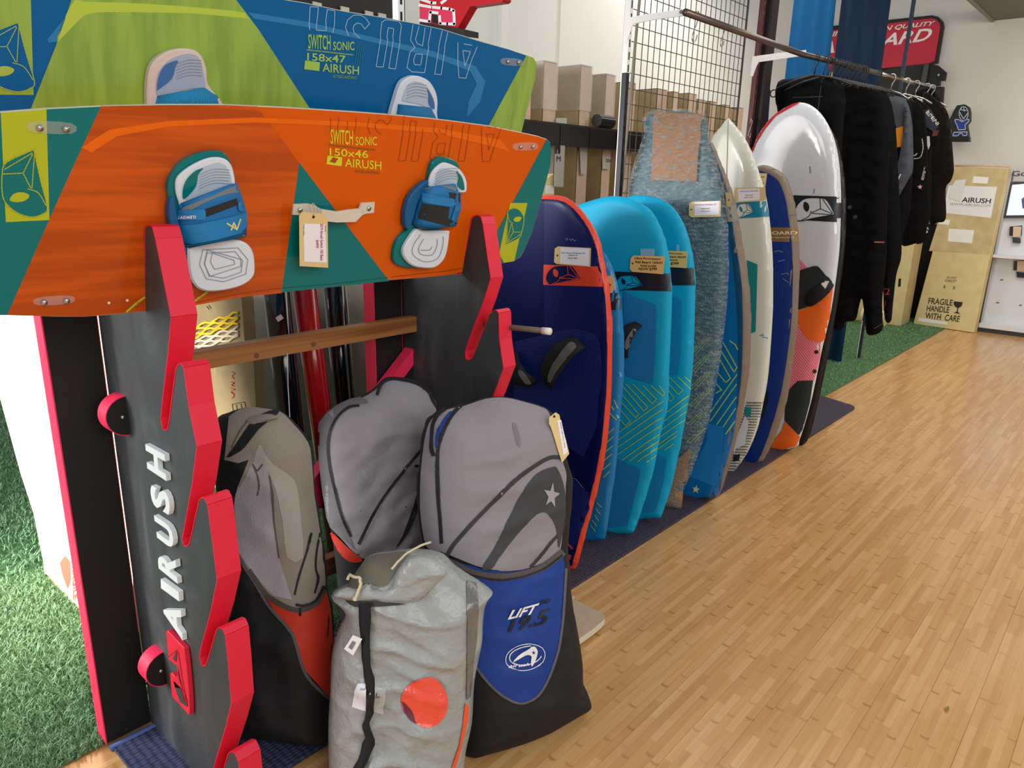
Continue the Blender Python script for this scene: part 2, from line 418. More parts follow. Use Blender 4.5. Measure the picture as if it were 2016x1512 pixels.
def chalk():
    m, nt, p, g = custom('smudged_black_paint')
    mp = nt.new('ShaderNodeMapping'); mp.inputs['Scale'].default_value = (3, 3, 1.2); nt.l(g.outputs['Position'], mp.inputs[0])
    nz = nt.new('ShaderNodeTexNoise'); nz.inputs['Scale'].default_value = 2.4; nz.inputs['Detail'].default_value = 7; nz.inputs['Distortion'].default_value = 1.2; nt.l(mp.outputs[0], nz.inputs['Vector'])
    r = ramp(nt, nz.outputs[0], [(.3, '#2E3236'), (.55, '#3F4347'), (.75, '#54585C')]); nt.l(r.outputs[0], p.inputs['Base Color']); p.inputs['Roughness'].default_value = .55
    return m
CHALK = chalk()
def streak(c1, c2, name, sc=(0.6, 1.5, 26), rough=.16):
    m, nt, p, g = custom(name)
    mp = nt.new('ShaderNodeMapping'); mp.inputs['Scale'].default_value = sc; nt.l(g.outputs['Position'], mp.inputs[0])
    nz = nt.new('ShaderNodeTexNoise'); nz.inputs['Scale'].default_value = 1.6; nz.inputs['Detail'].default_value = 3; nt.l(mp.outputs[0], nz.inputs['Vector'])
    r = ramp(nt, nz.outputs[0], [(.4, c1), (.6, c2)]); nt.l(r.outputs[0], p.inputs['Base Color']); p.inputs['Roughness'].default_value = rough
    return m
ORW = streak('#B4460C', '#D2560F', 'orange_wood_laminate')
LIMEW = streak('#86A63F', '#9AB848', 'lime_pattern_laminate', (0.2, 20, 3))
PINE = streak('#7A4A22', '#A06A38', 'stained_pine', (30, 0.7, 30), .45)
def bubblewrap():
    m, nt, p, g = custom('bubble_wrap_film')
    vo = nt.new('ShaderNodeTexVoronoi'); vo.inputs['Scale'].default_value = 110; nt.l(g.outputs['Position'], vo.inputs['Vector'])
    mp = nt.new('ShaderNodeMapping'); mp.inputs['Scale'].default_value = (1, 1, 3.5); nt.l(g.outputs['Position'], mp.inputs[0])
    nz = nt.new('ShaderNodeTexNoise'); nz.inputs['Scale'].default_value = 26; nz.inputs['Detail'].default_value = 8; nz.inputs['Roughness'].default_value = .75; nt.l(mp.outputs[0], nz.inputs['Vector'])
    ad = nt.new('ShaderNodeMath', operation='ADD'); nt.l(vo.outputs[0], ad.inputs[0]); nt.l(nz.outputs[0], ad.inputs[1])
    bp = nt.new('ShaderNodeBump'); bp.inputs['Strength'].default_value = 1.0; bp.inputs['Distance'].default_value = .012; nt.l(ad.outputs[0], bp.inputs['Height'])
    p.inputs['Base Color'].default_value = lin('#C9D6DA'); p.inputs['Roughness'].default_value = .12; nt.l(bp.outputs[0], p.inputs['Normal'])
    r = ramp(nt, nz.outputs[0], [(.45, 0.10), (.62, 0.55)]); nt.l(r.outputs[0], p.inputs['Alpha'])
    return m
BUBBLE = bubblewrap()
def film():
    m, nt, p, g = custom('clear_stretch_film')
    nz = nt.new('ShaderNodeTexNoise'); nz.inputs['Scale'].default_value = 14; nz.inputs['Detail'].default_value = 4; nt.l(g.outputs['Position'], nz.inputs['Vector'])
    bp = nt.new('ShaderNodeBump'); bp.inputs['Strength'].default_value = 1.0; bp.inputs['Distance'].default_value = .01; nt.l(nz.outputs[0], bp.inputs['Height'])
    p.inputs['Base Color'].default_value = lin('#F4F0E8'); p.inputs['Roughness'].default_value = .12; nt.l(bp.outputs[0], p.inputs['Normal']); p.inputs['Alpha'].default_value = .36
    return m
FILM = film()
# ================================================================== setting
WALL = M('#D6D2CA', .8, var=(1.5, .02)); WALLW = M('#E9E8E2', .8, var=(1.5, .02))
def structure(name, V, F, mat, label=None): return mk(name, V, F, mat, kind='structure', label=label)
# sub-floor, planks laid in rows on it
FL = bpy.data.objects.new('floor', None); link(FL); FL['kind'] = 'structure'; ORG['floor'] = np.zeros(3); FL['label'] = 'bamboo strip floor of the aisle'
mk('subfloor', [(-2.2, -2.5, -.02), (4.5, -2.5, -.02), (4.5, 9.75, -.02), (-2.2, 9.75, -.02)], [(0, 1, 2, 3)], BAMBOO, FL)
PWD = 0.117; PLN = 1.17
mb = MB(); mb.box((0, 0, -.015), (PWD-.0006, PLN-.0006, 0))
pm = bpy.data.meshes.new('plank'); pm.from_pydata(mb.V, [], mb.F); pm.materials.append(BAMBOO); pm.update()
cnt = 0
def inview(x, y):
    v = np.array([x, y, 0]) - CO; z = v@CF
    if z < .1: return False
    px = CX+FPX*(v@CR)/z; py = CY-FPX*(v@CU)/z
    return -80 < px < 2120 and -50 < py < 1640
rest = MB(); cells = []
for i in range(34):
    x = -1.92 + i*PWD; o0 = ((i*0.618) % 1)*PLN
    for j in range(-1, 9):
        y = j*PLN + o0 - 0.6
        vis = any(inview(x+a*PWD, y+b*PLN) for a in (0, 1) for b in (0, .2, .4, .6, .8, 1))
        if y > 9.7: continue
        if vis and cnt < 290:
            o = bpy.data.objects.new('plank', pm); link(o); o.parent = FL; o.location = (x, y, 0); cnt += 1
        elif inview(x, y) or (x < 3 and y < 9.6): rest.box((x, y, -.015), (x+PWD-.0006, y+PLN-.0006, 0))
rest.build('plank_field', BAMBOO, FL, kind='stuff')
# turf
ge = [(-1.885, -1.5), (-1.885, 1.0), (-1.69, 4.0), (-1.675, 9.74)]
V = [(-7, -1.5, .004), (-7, 9.74, .004)] + [(x, y, .004) for x, y in ge[::-1]]
TURF = T('artificial_turf', 'green artificial turf carpet running behind the board row', 'turf', (-3, 3, 0)); TURF['kind'] = 'structure'
o = mk('turf_backing', V, [tuple(range(len(V)))[::-1]], GRASS, TURF); _flip(o)
def blades(name, n, xr, yr, hmin, hmax, w, seed):
    r = np.random.default_rng(seed)
    x = r.uniform(*xr, n); y = r.uniform(*yr, n)
    xe = np.interp(y, [g[1] for g in ge], [g[0] for g in ge]) + r.normal(0, .006, n); keep = x < xe; x = x[keep]; y = y[keep]; n = len(x)
    h = r.uniform(hmin, hmax, n); a = r.uniform(0, 6.283, n); l = r.uniform(.3, 1.3, n); d = r.uniform(0, 6.283, n)
    dx = np.cos(a)*w; dy = np.sin(a)*w; bx = np.cos(d)*l*h; by = np.sin(d)*l*h
    V = np.empty((n, 5, 3)); z0 = .004
    V[:, 0] = np.stack([x-dx, y-dy, np.full(n, z0)], 1); V[:, 1] = np.stack([x+dx, y+dy, np.full(n, z0)], 1)
    V[:, 2] = np.stack([x+dx*.8+bx*.4, y+dy*.8+by*.4, z0+h*.62], 1); V[:, 3] = np.stack([x-dx*.8+bx*.4, y-dy*.8+by*.4, z0+h*.62], 1)
    V[:, 4] = np.stack([x+bx, y+by, z0+h*.95], 1)
    org = ORG[TURF.name]; V = V.reshape(-1, 3)-org
    m = bpy.data.meshes.new(name); m.vertices.add(n*5); m.vertices.foreach_set('co', V.ravel())
    b = np.arange(n)*5
    q = np.stack([b, b+1, b+2, b+3], 1); t = np.stack([b+3, b+2, b+4], 1)
    loops = np.concatenate([q, t], 1).ravel(); m.loops.add(n*7); m.loops.foreach_set('vertex_index', loops)
    m.polygons.add(n*2); st = np.stack([np.arange(n)*7, np.arange(n)*7+4], 1).ravel(); m.polygons.foreach_set('loop_start', st)
    try: m.polygons.foreach_set('loop_total', np.tile([4, 3], n))
    except Exception: pass
    m.materials.append(BLADE); m.update(calc_edges=True); m.validate()
    o = bpy.data.objects.new(name, m); link(o); o.parent = TURF; o['kind'] = 'stuff'; return o
blades('grass_blades', 60000, (-3.0, -1.85), (.1, 1.3), .012, .030, .0016, 1)
blades('grass_blades', 60000, (-5.6, -3.0), (.3, 3.0), .015, .030, .002, 2)
blades('grass_blades', 30000, (-3.0, -1.6), (1.3, 9.7), .010, .02, .002, 3)
# mat
mp_ = [(-1.85, .52), (-1.44, .52), (-1.44, 5.28)]
arc = [(-1.44-.10+.10*math.cos(t), 5.28+.0+.10*math.sin(t)) for t in np.linspace(0, math.pi/2, 7)]
far = FLOOR.hit(1608, 778)[0]
mp_ = [(-1.85, .525), (-1.45, .525), (-1.42, 5.22)] + [(-1.42-.09+.09*math.cos(t), 5.24+.09*math.sin(t)) for t in np.linspace(0.1, math.pi/2, 7)] + [(far[0]-.02, far[1]), (-1.95, 5.42), (-1.95, 2.0)]
MT = T('floor_mat', 'dark navy woven rubber mat under the row of boards', 'mat', (-1.7, 3, 0))
slab('mat_sheet', [(x, y, .0115) for x, y in mp_], (0, 0, 1), .0110, MATW, MT, bev=.002)
EDG = M('#39508A', .7)
mb = MB(); mb.tube([(-1.852, .52, .008), (-1.852, 1.2, .008)], .009, 8); mb.build('bound_edge', EDG, MT, smooth=True, label='blue bound edge')
# walls
structure('wall_back', [(-7, 9.75, 0), (4.5, 9.75, 0), (4.5, 9.75, 5), (-7, 9.75, 5), (-7, 9.85, 0), (4.5, 9.85, 0), (4.5, 9.85, 5), (-7, 9.85, 5)], [(0, 3, 2, 1), (4, 5, 6, 7), (0, 1, 5, 4), (3, 7, 6, 2), (0, 4, 7, 3), (1, 2, 6, 5)], WALL)
mb = MB(); mb.box((-4.0, 3.0, 0), (-3.9, 9.75, 5)); mb.build('wall_left', WALLW, kind='structure')
# joints of the left wall: a lining panel standing proud and its seams
mb = MB(); mb.box((-3.9, 4.9, 0), (-3.885, 9.39, 2.95)); mb.build('wall_left_lining', M('#EDEBE4', .8), kind='structure')
p0 = XP(-3.88).hit(989, 60)[0]
mb = MB(); mb.box((-3.9, p0[1]-.03, 0), (-3.86, p0[1]+.03, 4.5)); mb.build('trim_1', M('#F0EEE6', .7), kind='structure')
mb = MB(); mb.box((-4.0, 2.92, 0), (-3.9, 3.0, 5)); mb.build('trim_2', M('#E8D8CC', .8), kind='structure')
# ceiling soffit at the top right
c1 = YP(9.73).hit(1885, 0)[0]; c2 = YP(9.73).hit(1958, 40)[0]
zc = c2[2]
mb = MB(); mb.box((c2[0], 5.6, zc), (3.0, 9.745, zc+.12)); mb.build('ceiling', M('#77756C', .7), kind='structure')
mb = MB(); mb.box((c2[0]-.03, 5.6, zc-.015), (c2[0]+.0, 9.74, zc+.14)); mb.build('trim_3', M('#8F8178', .5), kind='structure')
mb = MB(); mb.box((.1, 9.73, .0), (4.4, 9.745, .09)); mb.build('baseboard_back', M('#DDDAD2', .6), kind='structure')
# ================================================================== display rack
PINK = M('#E5233F', .45, name='pink_edge_tape'); PINKH = M('#F0305A', .45); BLK = M('#141212', .6); BLK2 = M('#1B1A1C', .5, bump=('noise', 40, .15))
SILV = M('#C9C6C0', .25, .9); WHITEP = M('#EEF0F2', .45); DARKM = M('#26241F', .5)
YL = 0.634; TH = 0.052; YR = 1.57
RK = T('display_rack', 'black notched kiteboard display rack with hot pink edging and raised white letters', 'display rack', (-1.65, 1.1, 0.012))
prof = [ # notched front profile traced on the near side panel, in photo pixels
 (243, 470), (262, 452), (275, 470), (281, 560), (278, 606), (280, 612), (284, 610), (286, 600), (286, 560), (286, 455), (288, 448), (294, 444), (300, 448), (306, 470), (321, 545), (337, 624),
 (332, 690), (321, 780), (317, 822), (320, 843), (326, 849), (331, 845), (334, 830), (347, 728), (352, 718), (357, 716), (362, 724), (372, 800), (388, 879),
 (379, 950), (363, 1040), (359, 1060), (362, 1074), (368, 1077), (374, 1070), (393, 986), (398, 980), (403, 981), (409, 994), (418, 1060), (428, 1140),
 (416, 1200), (396, 1275), (393, 1295), (398, 1311), (404, 1312), (409, 1303), (427, 1242), (432, 1236), (438, 1238), (444, 1251), (450, 1310), (456, 1384),
 (445, 1430), (424, 1500), (418, 1530), (420, 1545), (428, 1546), (436, 1532), (450, 1486), (455, 1480), (462, 1482), (470, 1500), (476, 1550), (482, 1600), (470, 1645)]
pp = [YP(YL).hit(*q)[0] for q in prof]
pp = [(p[0], p[2]) for p in pp if p[2] > .012]
pp += [(-1.40, .012)]
back = [(-1.865, .012), (-1.865, 1.50), (-1.70, 1.50)]
poly = back[::-1][0:0]
outline = [(-1.865, .012)] + [(-1.865, 1.42), (-1.82, 1.50)] + pp
# regular order: bottom back, top back, down the notches, bottom front
def panel(y):
    P3 = [(x, y, z) for x, z in outline]; n = len(P3)
    mb = MB(); F2 = tri(outline); g = TH
    V = P3 + [(x, y+g, z) for x, z in outline]
    F = [f for f in F2] + [tuple(i+n for i in f[::-1]) for f in F2]; mb.add(V, F, 0)
    o = mb.build('side_panel', CHALK, RK)
    b = bmesh.new(); b.from_mesh(o.data); bmesh.ops.recalc_face_normals(b, faces=b.faces); b.to_mesh(o.data); b.free(); _flip(o) if False else None
    # tape following the notched edge, a hair proud and wider than the panel
    e = MB()
    q = outline[1:]
    for (x0, z0), (x1, z1) in zip(q[:-1], q[1:]):
        L = math.hypot(x1-x0, z1-z0)
        if L < 1e-5: continue
        nx, nz = (z1-z0)/L*-.0022, (x1-x0)/L*.0022   # outward of the polygon
        V = [(x0, y-.0012, z0), (x1, y-.0012, z1), (x1, y+g+.0012, z1), (x0, y+g+.0012, z0), (x0+nx, y-.0012, z0+nz), (x1+nx, y-.0012, z1+nz), (x1+nx, y+g+.0012, z1+nz), (x0+nx, y+g+.0012, z0+nz)]
        e.add(V, [(0, 1, 2, 3), (4, 7, 6, 5), (0, 4, 5, 1), (1, 5, 6, 2), (2, 6, 7, 3), (3, 7, 4, 0)])
    e.build('edge_tape', PINK, RK, label='hot pink edging tape')
panel(YL); panel(YR)
def wing(y, w, xf, ztop):
    mb = MB(); mb.box((xf-.05, y-w, .012), (xf, y, ztop)); mb.build('wing_panel', BLK, RK)
    e = MB(); e.box((xf-.051, y-w-.003, .012), (xf+.001, y-w, ztop)); e.box((xf-.05, y-w, ztop), (xf, y, ztop+.003)); e.build('edge_tape', PINKH, RK, label='hot pink edging tape')
    e = MB(); e.box((xf, y-.0016, .3), (xf+.0008, y-.0004, ztop)); e.build('seam_line', PINKH, RK, label='thin pink line at the fold')
wing(YL, .115, -1.872, 1.44); wing(YR, .115, -1.872, 1.44)
# half-disc knobs on the near panel
def knob(cx, cz, xx, r=.047):
    t = MB(); n = 20; V = []; 
    for k in range(n+1):
        a = -math.pi/2 + math.pi*k/n; V.append((xx, YL-r*math.cos(a)*1.0, cz+r*math.sin(a)))
    V2 = [(x-.045, y, z) for x, y, z in V]; m = len(V)
    t.add(V+V2, [tuple(range(m)), tuple(range(2*m-1, m-1, -1))], 0)
    o = t.build('hook_disc', BLK, RK)
    e = MB()
    for k in range(n):
        a0 = -math.pi/2 + math.pi*k/n; a1 = -math.pi/2 + math.pi*(k+1)/n; R = r+.002
        A = [(YL-r*math.cos(a0), cz+r*math.sin(a0)), (YL-r*math.cos(a1), cz+r*math.sin(a1)), (YL-R*math.cos(a1), cz+R*math.sin(a1)), (YL-R*math.cos(a0), cz+R*math.sin(a0))]
        V = [(xx+.001, y, z) for y, z in A] + [(xx-.047, y, z) for y, z in A]
        e.add(V, [(0, 1, 2, 3), (7, 6, 5, 4), (0, 4, 5, 1), (2, 6, 7, 3)])
    e.build('rim_tape', PINKH, o, label='pink rim')
    s = MB(); s.tube([(xx, YL-.012, cz), (xx+.006, YL-.012, cz)], .0045, 10); s.build('screw', SILV, o, smooth=True)
q = YP(YL).hit(258, 822)[0]; knob(0, q[2], q[0]-.02)
q = YP(YL).hit(332, 1322)[0]; knob(0, q[2], q[0]-.02)
# raised white letters AIRUSH reading upward on the near panel; traced in pixels of crop x/2.011, y/2.011+760
def c5(L): return [(x/2.011, y/2.011+760) for x, y in L]
NP = YP(YL); 
def text3d(name, ch, q, pl, h, mat, parent, bold=.0, **kw):
    V, F = txmesh(ch, bold, 0.0); tl, tr, br, bl = [np.array(p, float) for p in q]
    u = V[:, :1]; v = V[:, 1:]; P = (bl*(1-u)+br*u)*(1-v) + (tl*(1-u)+tr*u)*v; top_ = pl.off(h)
    A = [top_.hit(*p)[0] for p in P]; B = [a - pl.N*h for a in A]; n = len(A)
    cnt_ = {}
    for f in F:
        for a, b in zip(f, f[1:]+f[:1]): cnt_[(a, b)] = 1
    FF = [tuple(f) for f in F] + [tuple(i+n for i in f[::-1]) for f in F] + [(b, a, a+n, b+n) for (a, b) in cnt_ if (b, a) not in cnt_]
    o = mk(name, A+B, FF, mat, parent, **kw)
    b = bmesh.new(); b.from_mesh(o.data); bmesh.ops.remove_doubles(b, verts=b.verts, dist=1e-6); bmesh.ops.recalc_face_normals(b, faces=b.faces); b.to_mesh(o.data); b.free(); return o
LW = M('#E9F1F3', .35)
for nm, ch, q in [('letter_h','H',[(583,326),(575,230),(651,272),(658,376)]), ('letter_s','S',[(600,470),(593,385),(668,425),(674,516)]), ('letter_u','U',[(622,600),(609,512),(682,560),(689,652)]),
   ('letter_r','R',[(628,722),(621,645),(694,688),(703,783)]), ('letter_i','I',[(637,800),(636,764),(707,816),(709,853)]), ('letter_a','A',[(652,935),(642,848),(716,888),(723,1008)])]:
    text3d(nm, ch, c5(q), NP.off(.0012), .011, LW, RK, bold=.035, label='raised white letter')
# pink emblem plate with cut lines, below the letters (crop of x/4.845, y/4.845+1200)
def c9(L): return [(x/4.845, y/4.845+1200) for x, y in L]
o, s = pxslab('emblem_plate', c9([(1582,205),(1600,205),(1752,365),(1758,380),(1780,560),(1800,790),(1808,940),(1805,1010),(1645,835),(1630,720),(1622,610),(1640,605),(1665,640),(1690,640),(1690,540),(1610,480),(1605,420)]), NP.off(.001), .012, PINK, RK, h=.012, bev=.001, label='pink raised emblem')
decal('emblem_opening', [c9([(1650,465),(1690,385),(1682,500)]), c9([(1700,545),(1700,640),(1728,740),(1715,650)]), c9([(1655,680),(1670,740),(1725,752),(1760,860),(1790,900),(1790,930),(1720,880),(1690,800)])], NP.off(.0135), M('#3A3D40', .6), o)
strokes('emblem_line', [c9([(1605,450),(1692,382)]), c9([(1700,400),(1745,700),(1785,900)]), c9([(1700,600),(1740,760),(1790,880)])], 1.2, NP.off(.0135), M('#A50F2C', .5), o)
# wooden crossbar with plugs, and second bar low behind the bags
def bar(xf, z0, z1, name='crossbar'):
    mb = MB(); mb.box((xf-.035, YL+TH, z0), (xf, YR, z1)); o = mb.build(name, PINE, RK, label='stained wooden crossbar'); return o
zb0 = XP(-1.80).hit(378, 732)[0][2]; zb1 = XP(-1.80).hit(378, 694)[0][2]
o = bar(-1.80, zb0, zb1)
for px, py in [(505, 700), (617, 678)]:
    q = XP(-1.80).hit(px, py)[0]; s = MB(); s.tube([(q[0], q[1], q[2]), (q[0]+.0015, q[1], q[2])], .0075, 14); s.build('wood_plug', M('#6B4A2E', .5), o)
bar(-1.82, .25, .31)
# slanted kicker behind the bags
P = XP(-1.82)
pxslab('brace_board', [(838,686), (850,740), (870,900), (800,1000), (617,1000), (617,960), (822,686)], P, .04, BLK, RK)
pxslab('edge_tape', [(817,683), (838,686), (640,952), (634,998), (610,998), (617,945)], P, .042, PINKH, RK, h=.001, label='hot pink edging tape')
# grey fin rod through the far panel (two thin rods with a cream cap)
a = YP(1.62).hit(960, 640)[0]; b = YP(1.62).hit(1068, 651)[0]
t = T('peg_arm', 'grey metal peg with a cream cap sticking out by the navy board', 'peg', a)
d = b-a; mb = MB(); mb.tube([a-d*.15, b], .0085, 12); mb.build('rod', M('#7A6A5E', .45, .4), t, smooth=True)
mb = MB(); mb.tube([b, b+d*.13], .0105, 12); mb.build('end_cap', M('#EDE6D6', .5), t, smooth=True)

# ================================================================== kiteboards
ORP = Plane((-1.590, 0, 1.215), (1, 0, -0.22)); BLP = Plane((-1.715, 0, 1.47), (1, 0, -0.16))
ORANGE = M('#DA5A06', .14, spec=.35); TEAL = M('#007474', .16, spec=.35); LIME = M('#B7BE2B', .2, spec=.35); EDGEW = M('#C9C6B4', .4)
TEALL = M('#2A9683', .3); 
def c1(L): return [(x/3.6, y/3.6) for x, y in L]
def c2(L): return [(x/3.2516+500, y/3.2516) for x, y in L]
def c3(L): return [(x/3.6, y/3.6+380) for x, y in L]
def c4(L): return [(x/3.2516+500, y/3.2516+280) for x, y in L]
OB = T('kiteboard', 'orange and teal kiteboard with lime logo ends, on the front notch of the rack', 'kiteboard', (-1.58, 1.1, 1.215), 'kiteboards on the rack')
oout = [(-34,240),(-20,226),(1,221),(92,214),(200,209),(322,206),(444,206),(500,208.5),(560,211),(623,215),(700,220),(777,226),(850,233),(900,239),(965,248),(1023,260),(1060,268),(1077,274),(1084,281),(1086,301),(1084,325),(1069,384),(1056,430),(1047,460),(1035,489),(1025,507),(1010,515),(992,518),(940,527),(891,541),(830,547),(768,552),(700,561),(620,569),(558,576),(472,586),(383,602),(330,608),(278,614),(220,620),(167,624),(120,624),(83,623),(0,621),(-20,618),(-36,590),(-44,420)]
deck, OS = pxslab('deck', oout, ORP, .011, [ORANGE, EDGEW], OB, bev=.0015)
OD = ORP
decal('wood_zone', [[(198,209),(322,206.8),(444,206.8),(506,209.5),(590,322),(554,577),(472,585),(383,601),(278,613),(167,623),(83,622),(14,620),(120,380)]], OD, ORW, deck, .0005)
decal('teal_zone', [[(-34,240),(-20,227),(1,222),(92,215),(198,210),(120,380),(14,620),(0,620),(-20,617),(-36,590),(-43,420)],
  [(589,320),(766,553),(700,560),(620,568),(554,576)], [(1076,274),(1083,281),(1085,301),(1083,325),(1068,384),(1055,430),(1046,460),(1034,489),(1024,506),(1009,514),(992,517),(958,523),(977,457),(1030,360)]], OD, TEAL, deck, .0007)
decal('lime_patch', [[(1,222),(91,215),(97,433),(11,437)], [(1004,399.5),(1038,399.5),(1012,514),(992,517),(982,500),(990,462)]], OD, LIME, deck, .0010)
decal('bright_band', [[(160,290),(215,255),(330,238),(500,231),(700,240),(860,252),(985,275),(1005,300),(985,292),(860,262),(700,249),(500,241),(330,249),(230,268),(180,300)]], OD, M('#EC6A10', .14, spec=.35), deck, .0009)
def lgmap(a, b, c):
    """affine of the emblem drawn in its own units; a: tip, b: lower left, c: upper left"""
    A = np.array([(550, 712, 1), (290, 755, 1), (290, 615, 1)], float); B = np.array([a, b, c], float)
    S = np.linalg.solve(A, B); return lambda L: [tuple(np.array([x, y, 1.0])@S) for x, y in L]
EBODY = [(550,712),(430,735),(330,757),(305,745),(290,712),(300,672),(325,640),(365,618),(455,615),(500,630)]
EEYE = [(365,645),(382,655),(386,680),(372,699),(352,690),(350,664)]
def emblem(sf, mp, body, line, parent, off=.0013, w=1.6, label='angular emblem', eyec=None):
    decal('emblem_body', [mp(cr(EBODY[:1]*2+EBODY[1:], 3))], sf, body, parent, off, 6, label=label)
    lo = off+(.0004 if isinstance(sf, Plane) else .0016)
    strokes('emblem_outline', [mp(cr(EBODY[:1]*2+EBODY[1:], 3)+[EBODY[0]])], w, sf, line, parent, lo, 6)
    strokes('emblem_outline', [mp([(458,680),(452,616)]), mp([(458,680),(532,708)]), mp([(458,680),(402,704)]), mp([(402,708),(530,714)]), mp([(470,622),(536,706)]), mp(cr([(398,696),(384,728),(338,752)], 4, False))], w*.85, sf, line, parent, lo, 6)
    decal('emblem_eye', [mp(cr([(352,640),(376,650),(385,676),(374,700),(355,690),(346,664)], 3))], sf, eyec or line, parent, lo+.0003, 6)
emblem(OD, lgmap((66,294),(91,428),(2,425)), TEAL, LIME, deck, .0016, 2.2)
emblem(OD, lgmap((996,481),(1001,408),(1036,412)), TEAL, LIME, deck, .0016, 1.4)
# mirrored outline lettering and print
def c6(L): return [(x/5.04+600, y/5.04) for x, y in L]
OUTL = [[(45,295),(40,240),(50,65),(130,70),(125,150),(112,250),(112,300),(210,305),(205,200),(220,95),(295,105),(290,250),(275,325)],
 [(430,355),(400,270),(420,200),(480,150),(550,150),(600,180),(640,235),(590,290),(560,240),(520,228),(485,250),(475,290),(490,330),(540,375)],
 [(705,660),(750,380),(745,350),(760,220),(800,195),(930,210),(955,250),(940,370),(940,420),(895,685),(830,675),(875,400),(870,370),(880,285),(825,275),(810,370),(820,395),(775,665),(705,660)],
 [(1070,245),(1045,400),(1090,470),(1040,520),(1010,670),(1060,712),(1185,722),(1225,470),(1220,440),(1250,280)], [(1190,275),(1165,455),(1110,430),(1095,390),(1130,260)], [(1095,535),(1165,540),(1145,645),(1085,640),(1075,600),(1095,535)],
 [(1360,300),(1325,460),(1325,490),(1285,735),(1350,740),(1385,490),(1385,460),(1415,320)],
 [(1515,335),(1515,600),(1525,770),(1595,775),(1650,600),(1735,400)], [(1565,500),(1640,512),(1585,660),(1565,500)], [(1575,350),(1575,435),(1655,450),(1685,385)]]
def toor(p): x, y = p; return (651+(x-609)*1.018, y+203-(x-609)*.128)
strokes('outline_lettering', [[toor(q) for q in c6(l)] for l in OUTL], 1.3, OS, M('#A8460C', .3), deck, .0014)
def Q(x0, y0, x1, y1, sl=.11, h=None):
    """px quad from left top to right top with lower edge given by height"""
    return [(x0, y0), (x1, y0+(x1-x0)*sl), (x1, y1+(x1-x0)*sl), (x0, y1)]
LY = M('#D9D02A', .3); 
def board_print(dx, dy, colr, size, sf, parent, dk):
    text('print', [('SWITCH', Q(606+dx, 67+dy, 650+dx, 96+dy, .06)), ('SONIC', Q(655+dx, 82+dy, 697+dx, 99+dy, .0)), (size, Q(604+dx, 104+dy, 680+dx, 119+dy, .07)),
      ('AIRUSH', Q(634+dx, 124+dy, 706+dx, 141+dy, .09))], sf, colr, parent, bold=.012, off=.0016)
    strokes('print_rule', [[(603+dx, 98+dy), (694+dx, 108+dy)]], 2.2, sf, dk, parent, .0016)
    text('print', [('KITEBOARDING', Q(655+dx, 147+dy, 702+dx, 153+dy, .07))], sf, dk, parent, off=.0016)
    decal('logo_box', [[(600+dx,119+dy),(629+dx,122.5+dy),(628+dx,140+dy),(598+dx,136+dy)]], sf, colr, parent, .0014)
board_print(44, 187, LY, '150x46', OD, deck, M('#8C5A12', .3))
decal('logo_box_mark', [[(648,318),(655,309),(665,312),(659,321)]], OD, M('#A8460C', .3), deck, .0018)
strokes('lime_line', [[(249,613),(270,595),(284,585)], [(383,592),(408,574)]], 4, OD, LIME, deck, .0014)
strokes('edge_channel', [[(383,596),(472,578),(552,567)], [(770,545),(880,533),(910,528)]], 1.4, OD, M('#9C3C08', .3), deck, .0014)
strokes('edge_channel', [[(557,567),(660,558),(762,546)]], 1.4, OD, M('#04554F', .3), deck, .0014)
# fin plates (clear plastic with two screws)
CLEAR = M('#E8E4DC', .08, alpha=.13); 
def fin(x0, y0, x1, y1, plane, parent, w=11):
    L = rib([(x0, y0), (x1, y1)], w)[0]
    o, s = pxslab('fin_washer', cr(L, 3), plane, .003, CLEAR, parent, h=.0045)
    for (x, y) in ((x0+(x1-x0)*.12, y0+(y1-y0)*.12), (x1-(x1-x0)*.12, y1-(y1-y0)*.12)):
        c = plane.hit(x, y)[0]; mb = MB(); mb.tube([c+plane.N*.003, c+plane.N*.0085], .0055, 10); mb.build('screw', SILV, o, smooth=True)
fin(68,250,136,253, OD, deck, 20); fin(78,594,136,590, OD, deck, 14); fin(1019,289,1051,288, OD, deck, 13)
for x, y in [(214,596),(250,591)]:
    c = OD.hit(x, y)[0]; mb = MB(); mb.tube([c, c+OD.N*.002], .0028, 8); mb.build('screw_insert', M('#F0D8C8', .3), deck)
# grab handle
hp = [(588,404),(620,402),(640,408),(660,414),(690,412),(705,402),(738,398)]
HW = M('#D8CFBE', .4, bump=('X', 60, .2))
def heights(pts, hs, plane): return [plane.off(h).hit(*p)[0] for p, h in zip(pts, hs)]
hd = MB()
top = [(578,402),(606,401),(618,404),(634,412),(664,417),(688,413),(708,411),(712,400),(738,398)]
bot = [(576,423),(606,424),(618,427),(634,435),(664,438),(700,437),(713,424),(720,421),(736,419)]
hs = [.004,.004,.012,.026,.032,.030,.020,.006,.004]
A = heights(top, hs, ORP); B = heights(bot, hs, ORP); N_ = ORP.N; n = len(A)
V = A+B+[a-N_*.006 for a in A]+[b-N_*.006 for b in B]
for i in range(n-1):
    hd.F += [(i, i+1, n+i+1, n+i), (2*n+i, 3*n+i, 3*n+i+1, 2*n+i+1), (i, 2*n+i, 2*n+i+1, i+1), (n+i, n+i+1, 3*n+i+1, 3*n+i)]; hd.fm += [0]*4
hd.F += [(0, n, 3*n, 2*n), (n-1, 3*n-1, 4*n-1, 2*n-1)]; hd.fm += [0, 0]
hd.V = [tuple(v) for v in V]; HDL = hd.build('grab_handle', HW, OB, smooth=False, label='beige grab handle')
for x, y in [(588,412),(723,409)]:
    c = ORP.hit(x, y)[0]; mb = MB(); mb.tube([c+N_*.003, c+N_*.009], .006, 12); mb.build('screw', SILV, HDL, smooth=True)
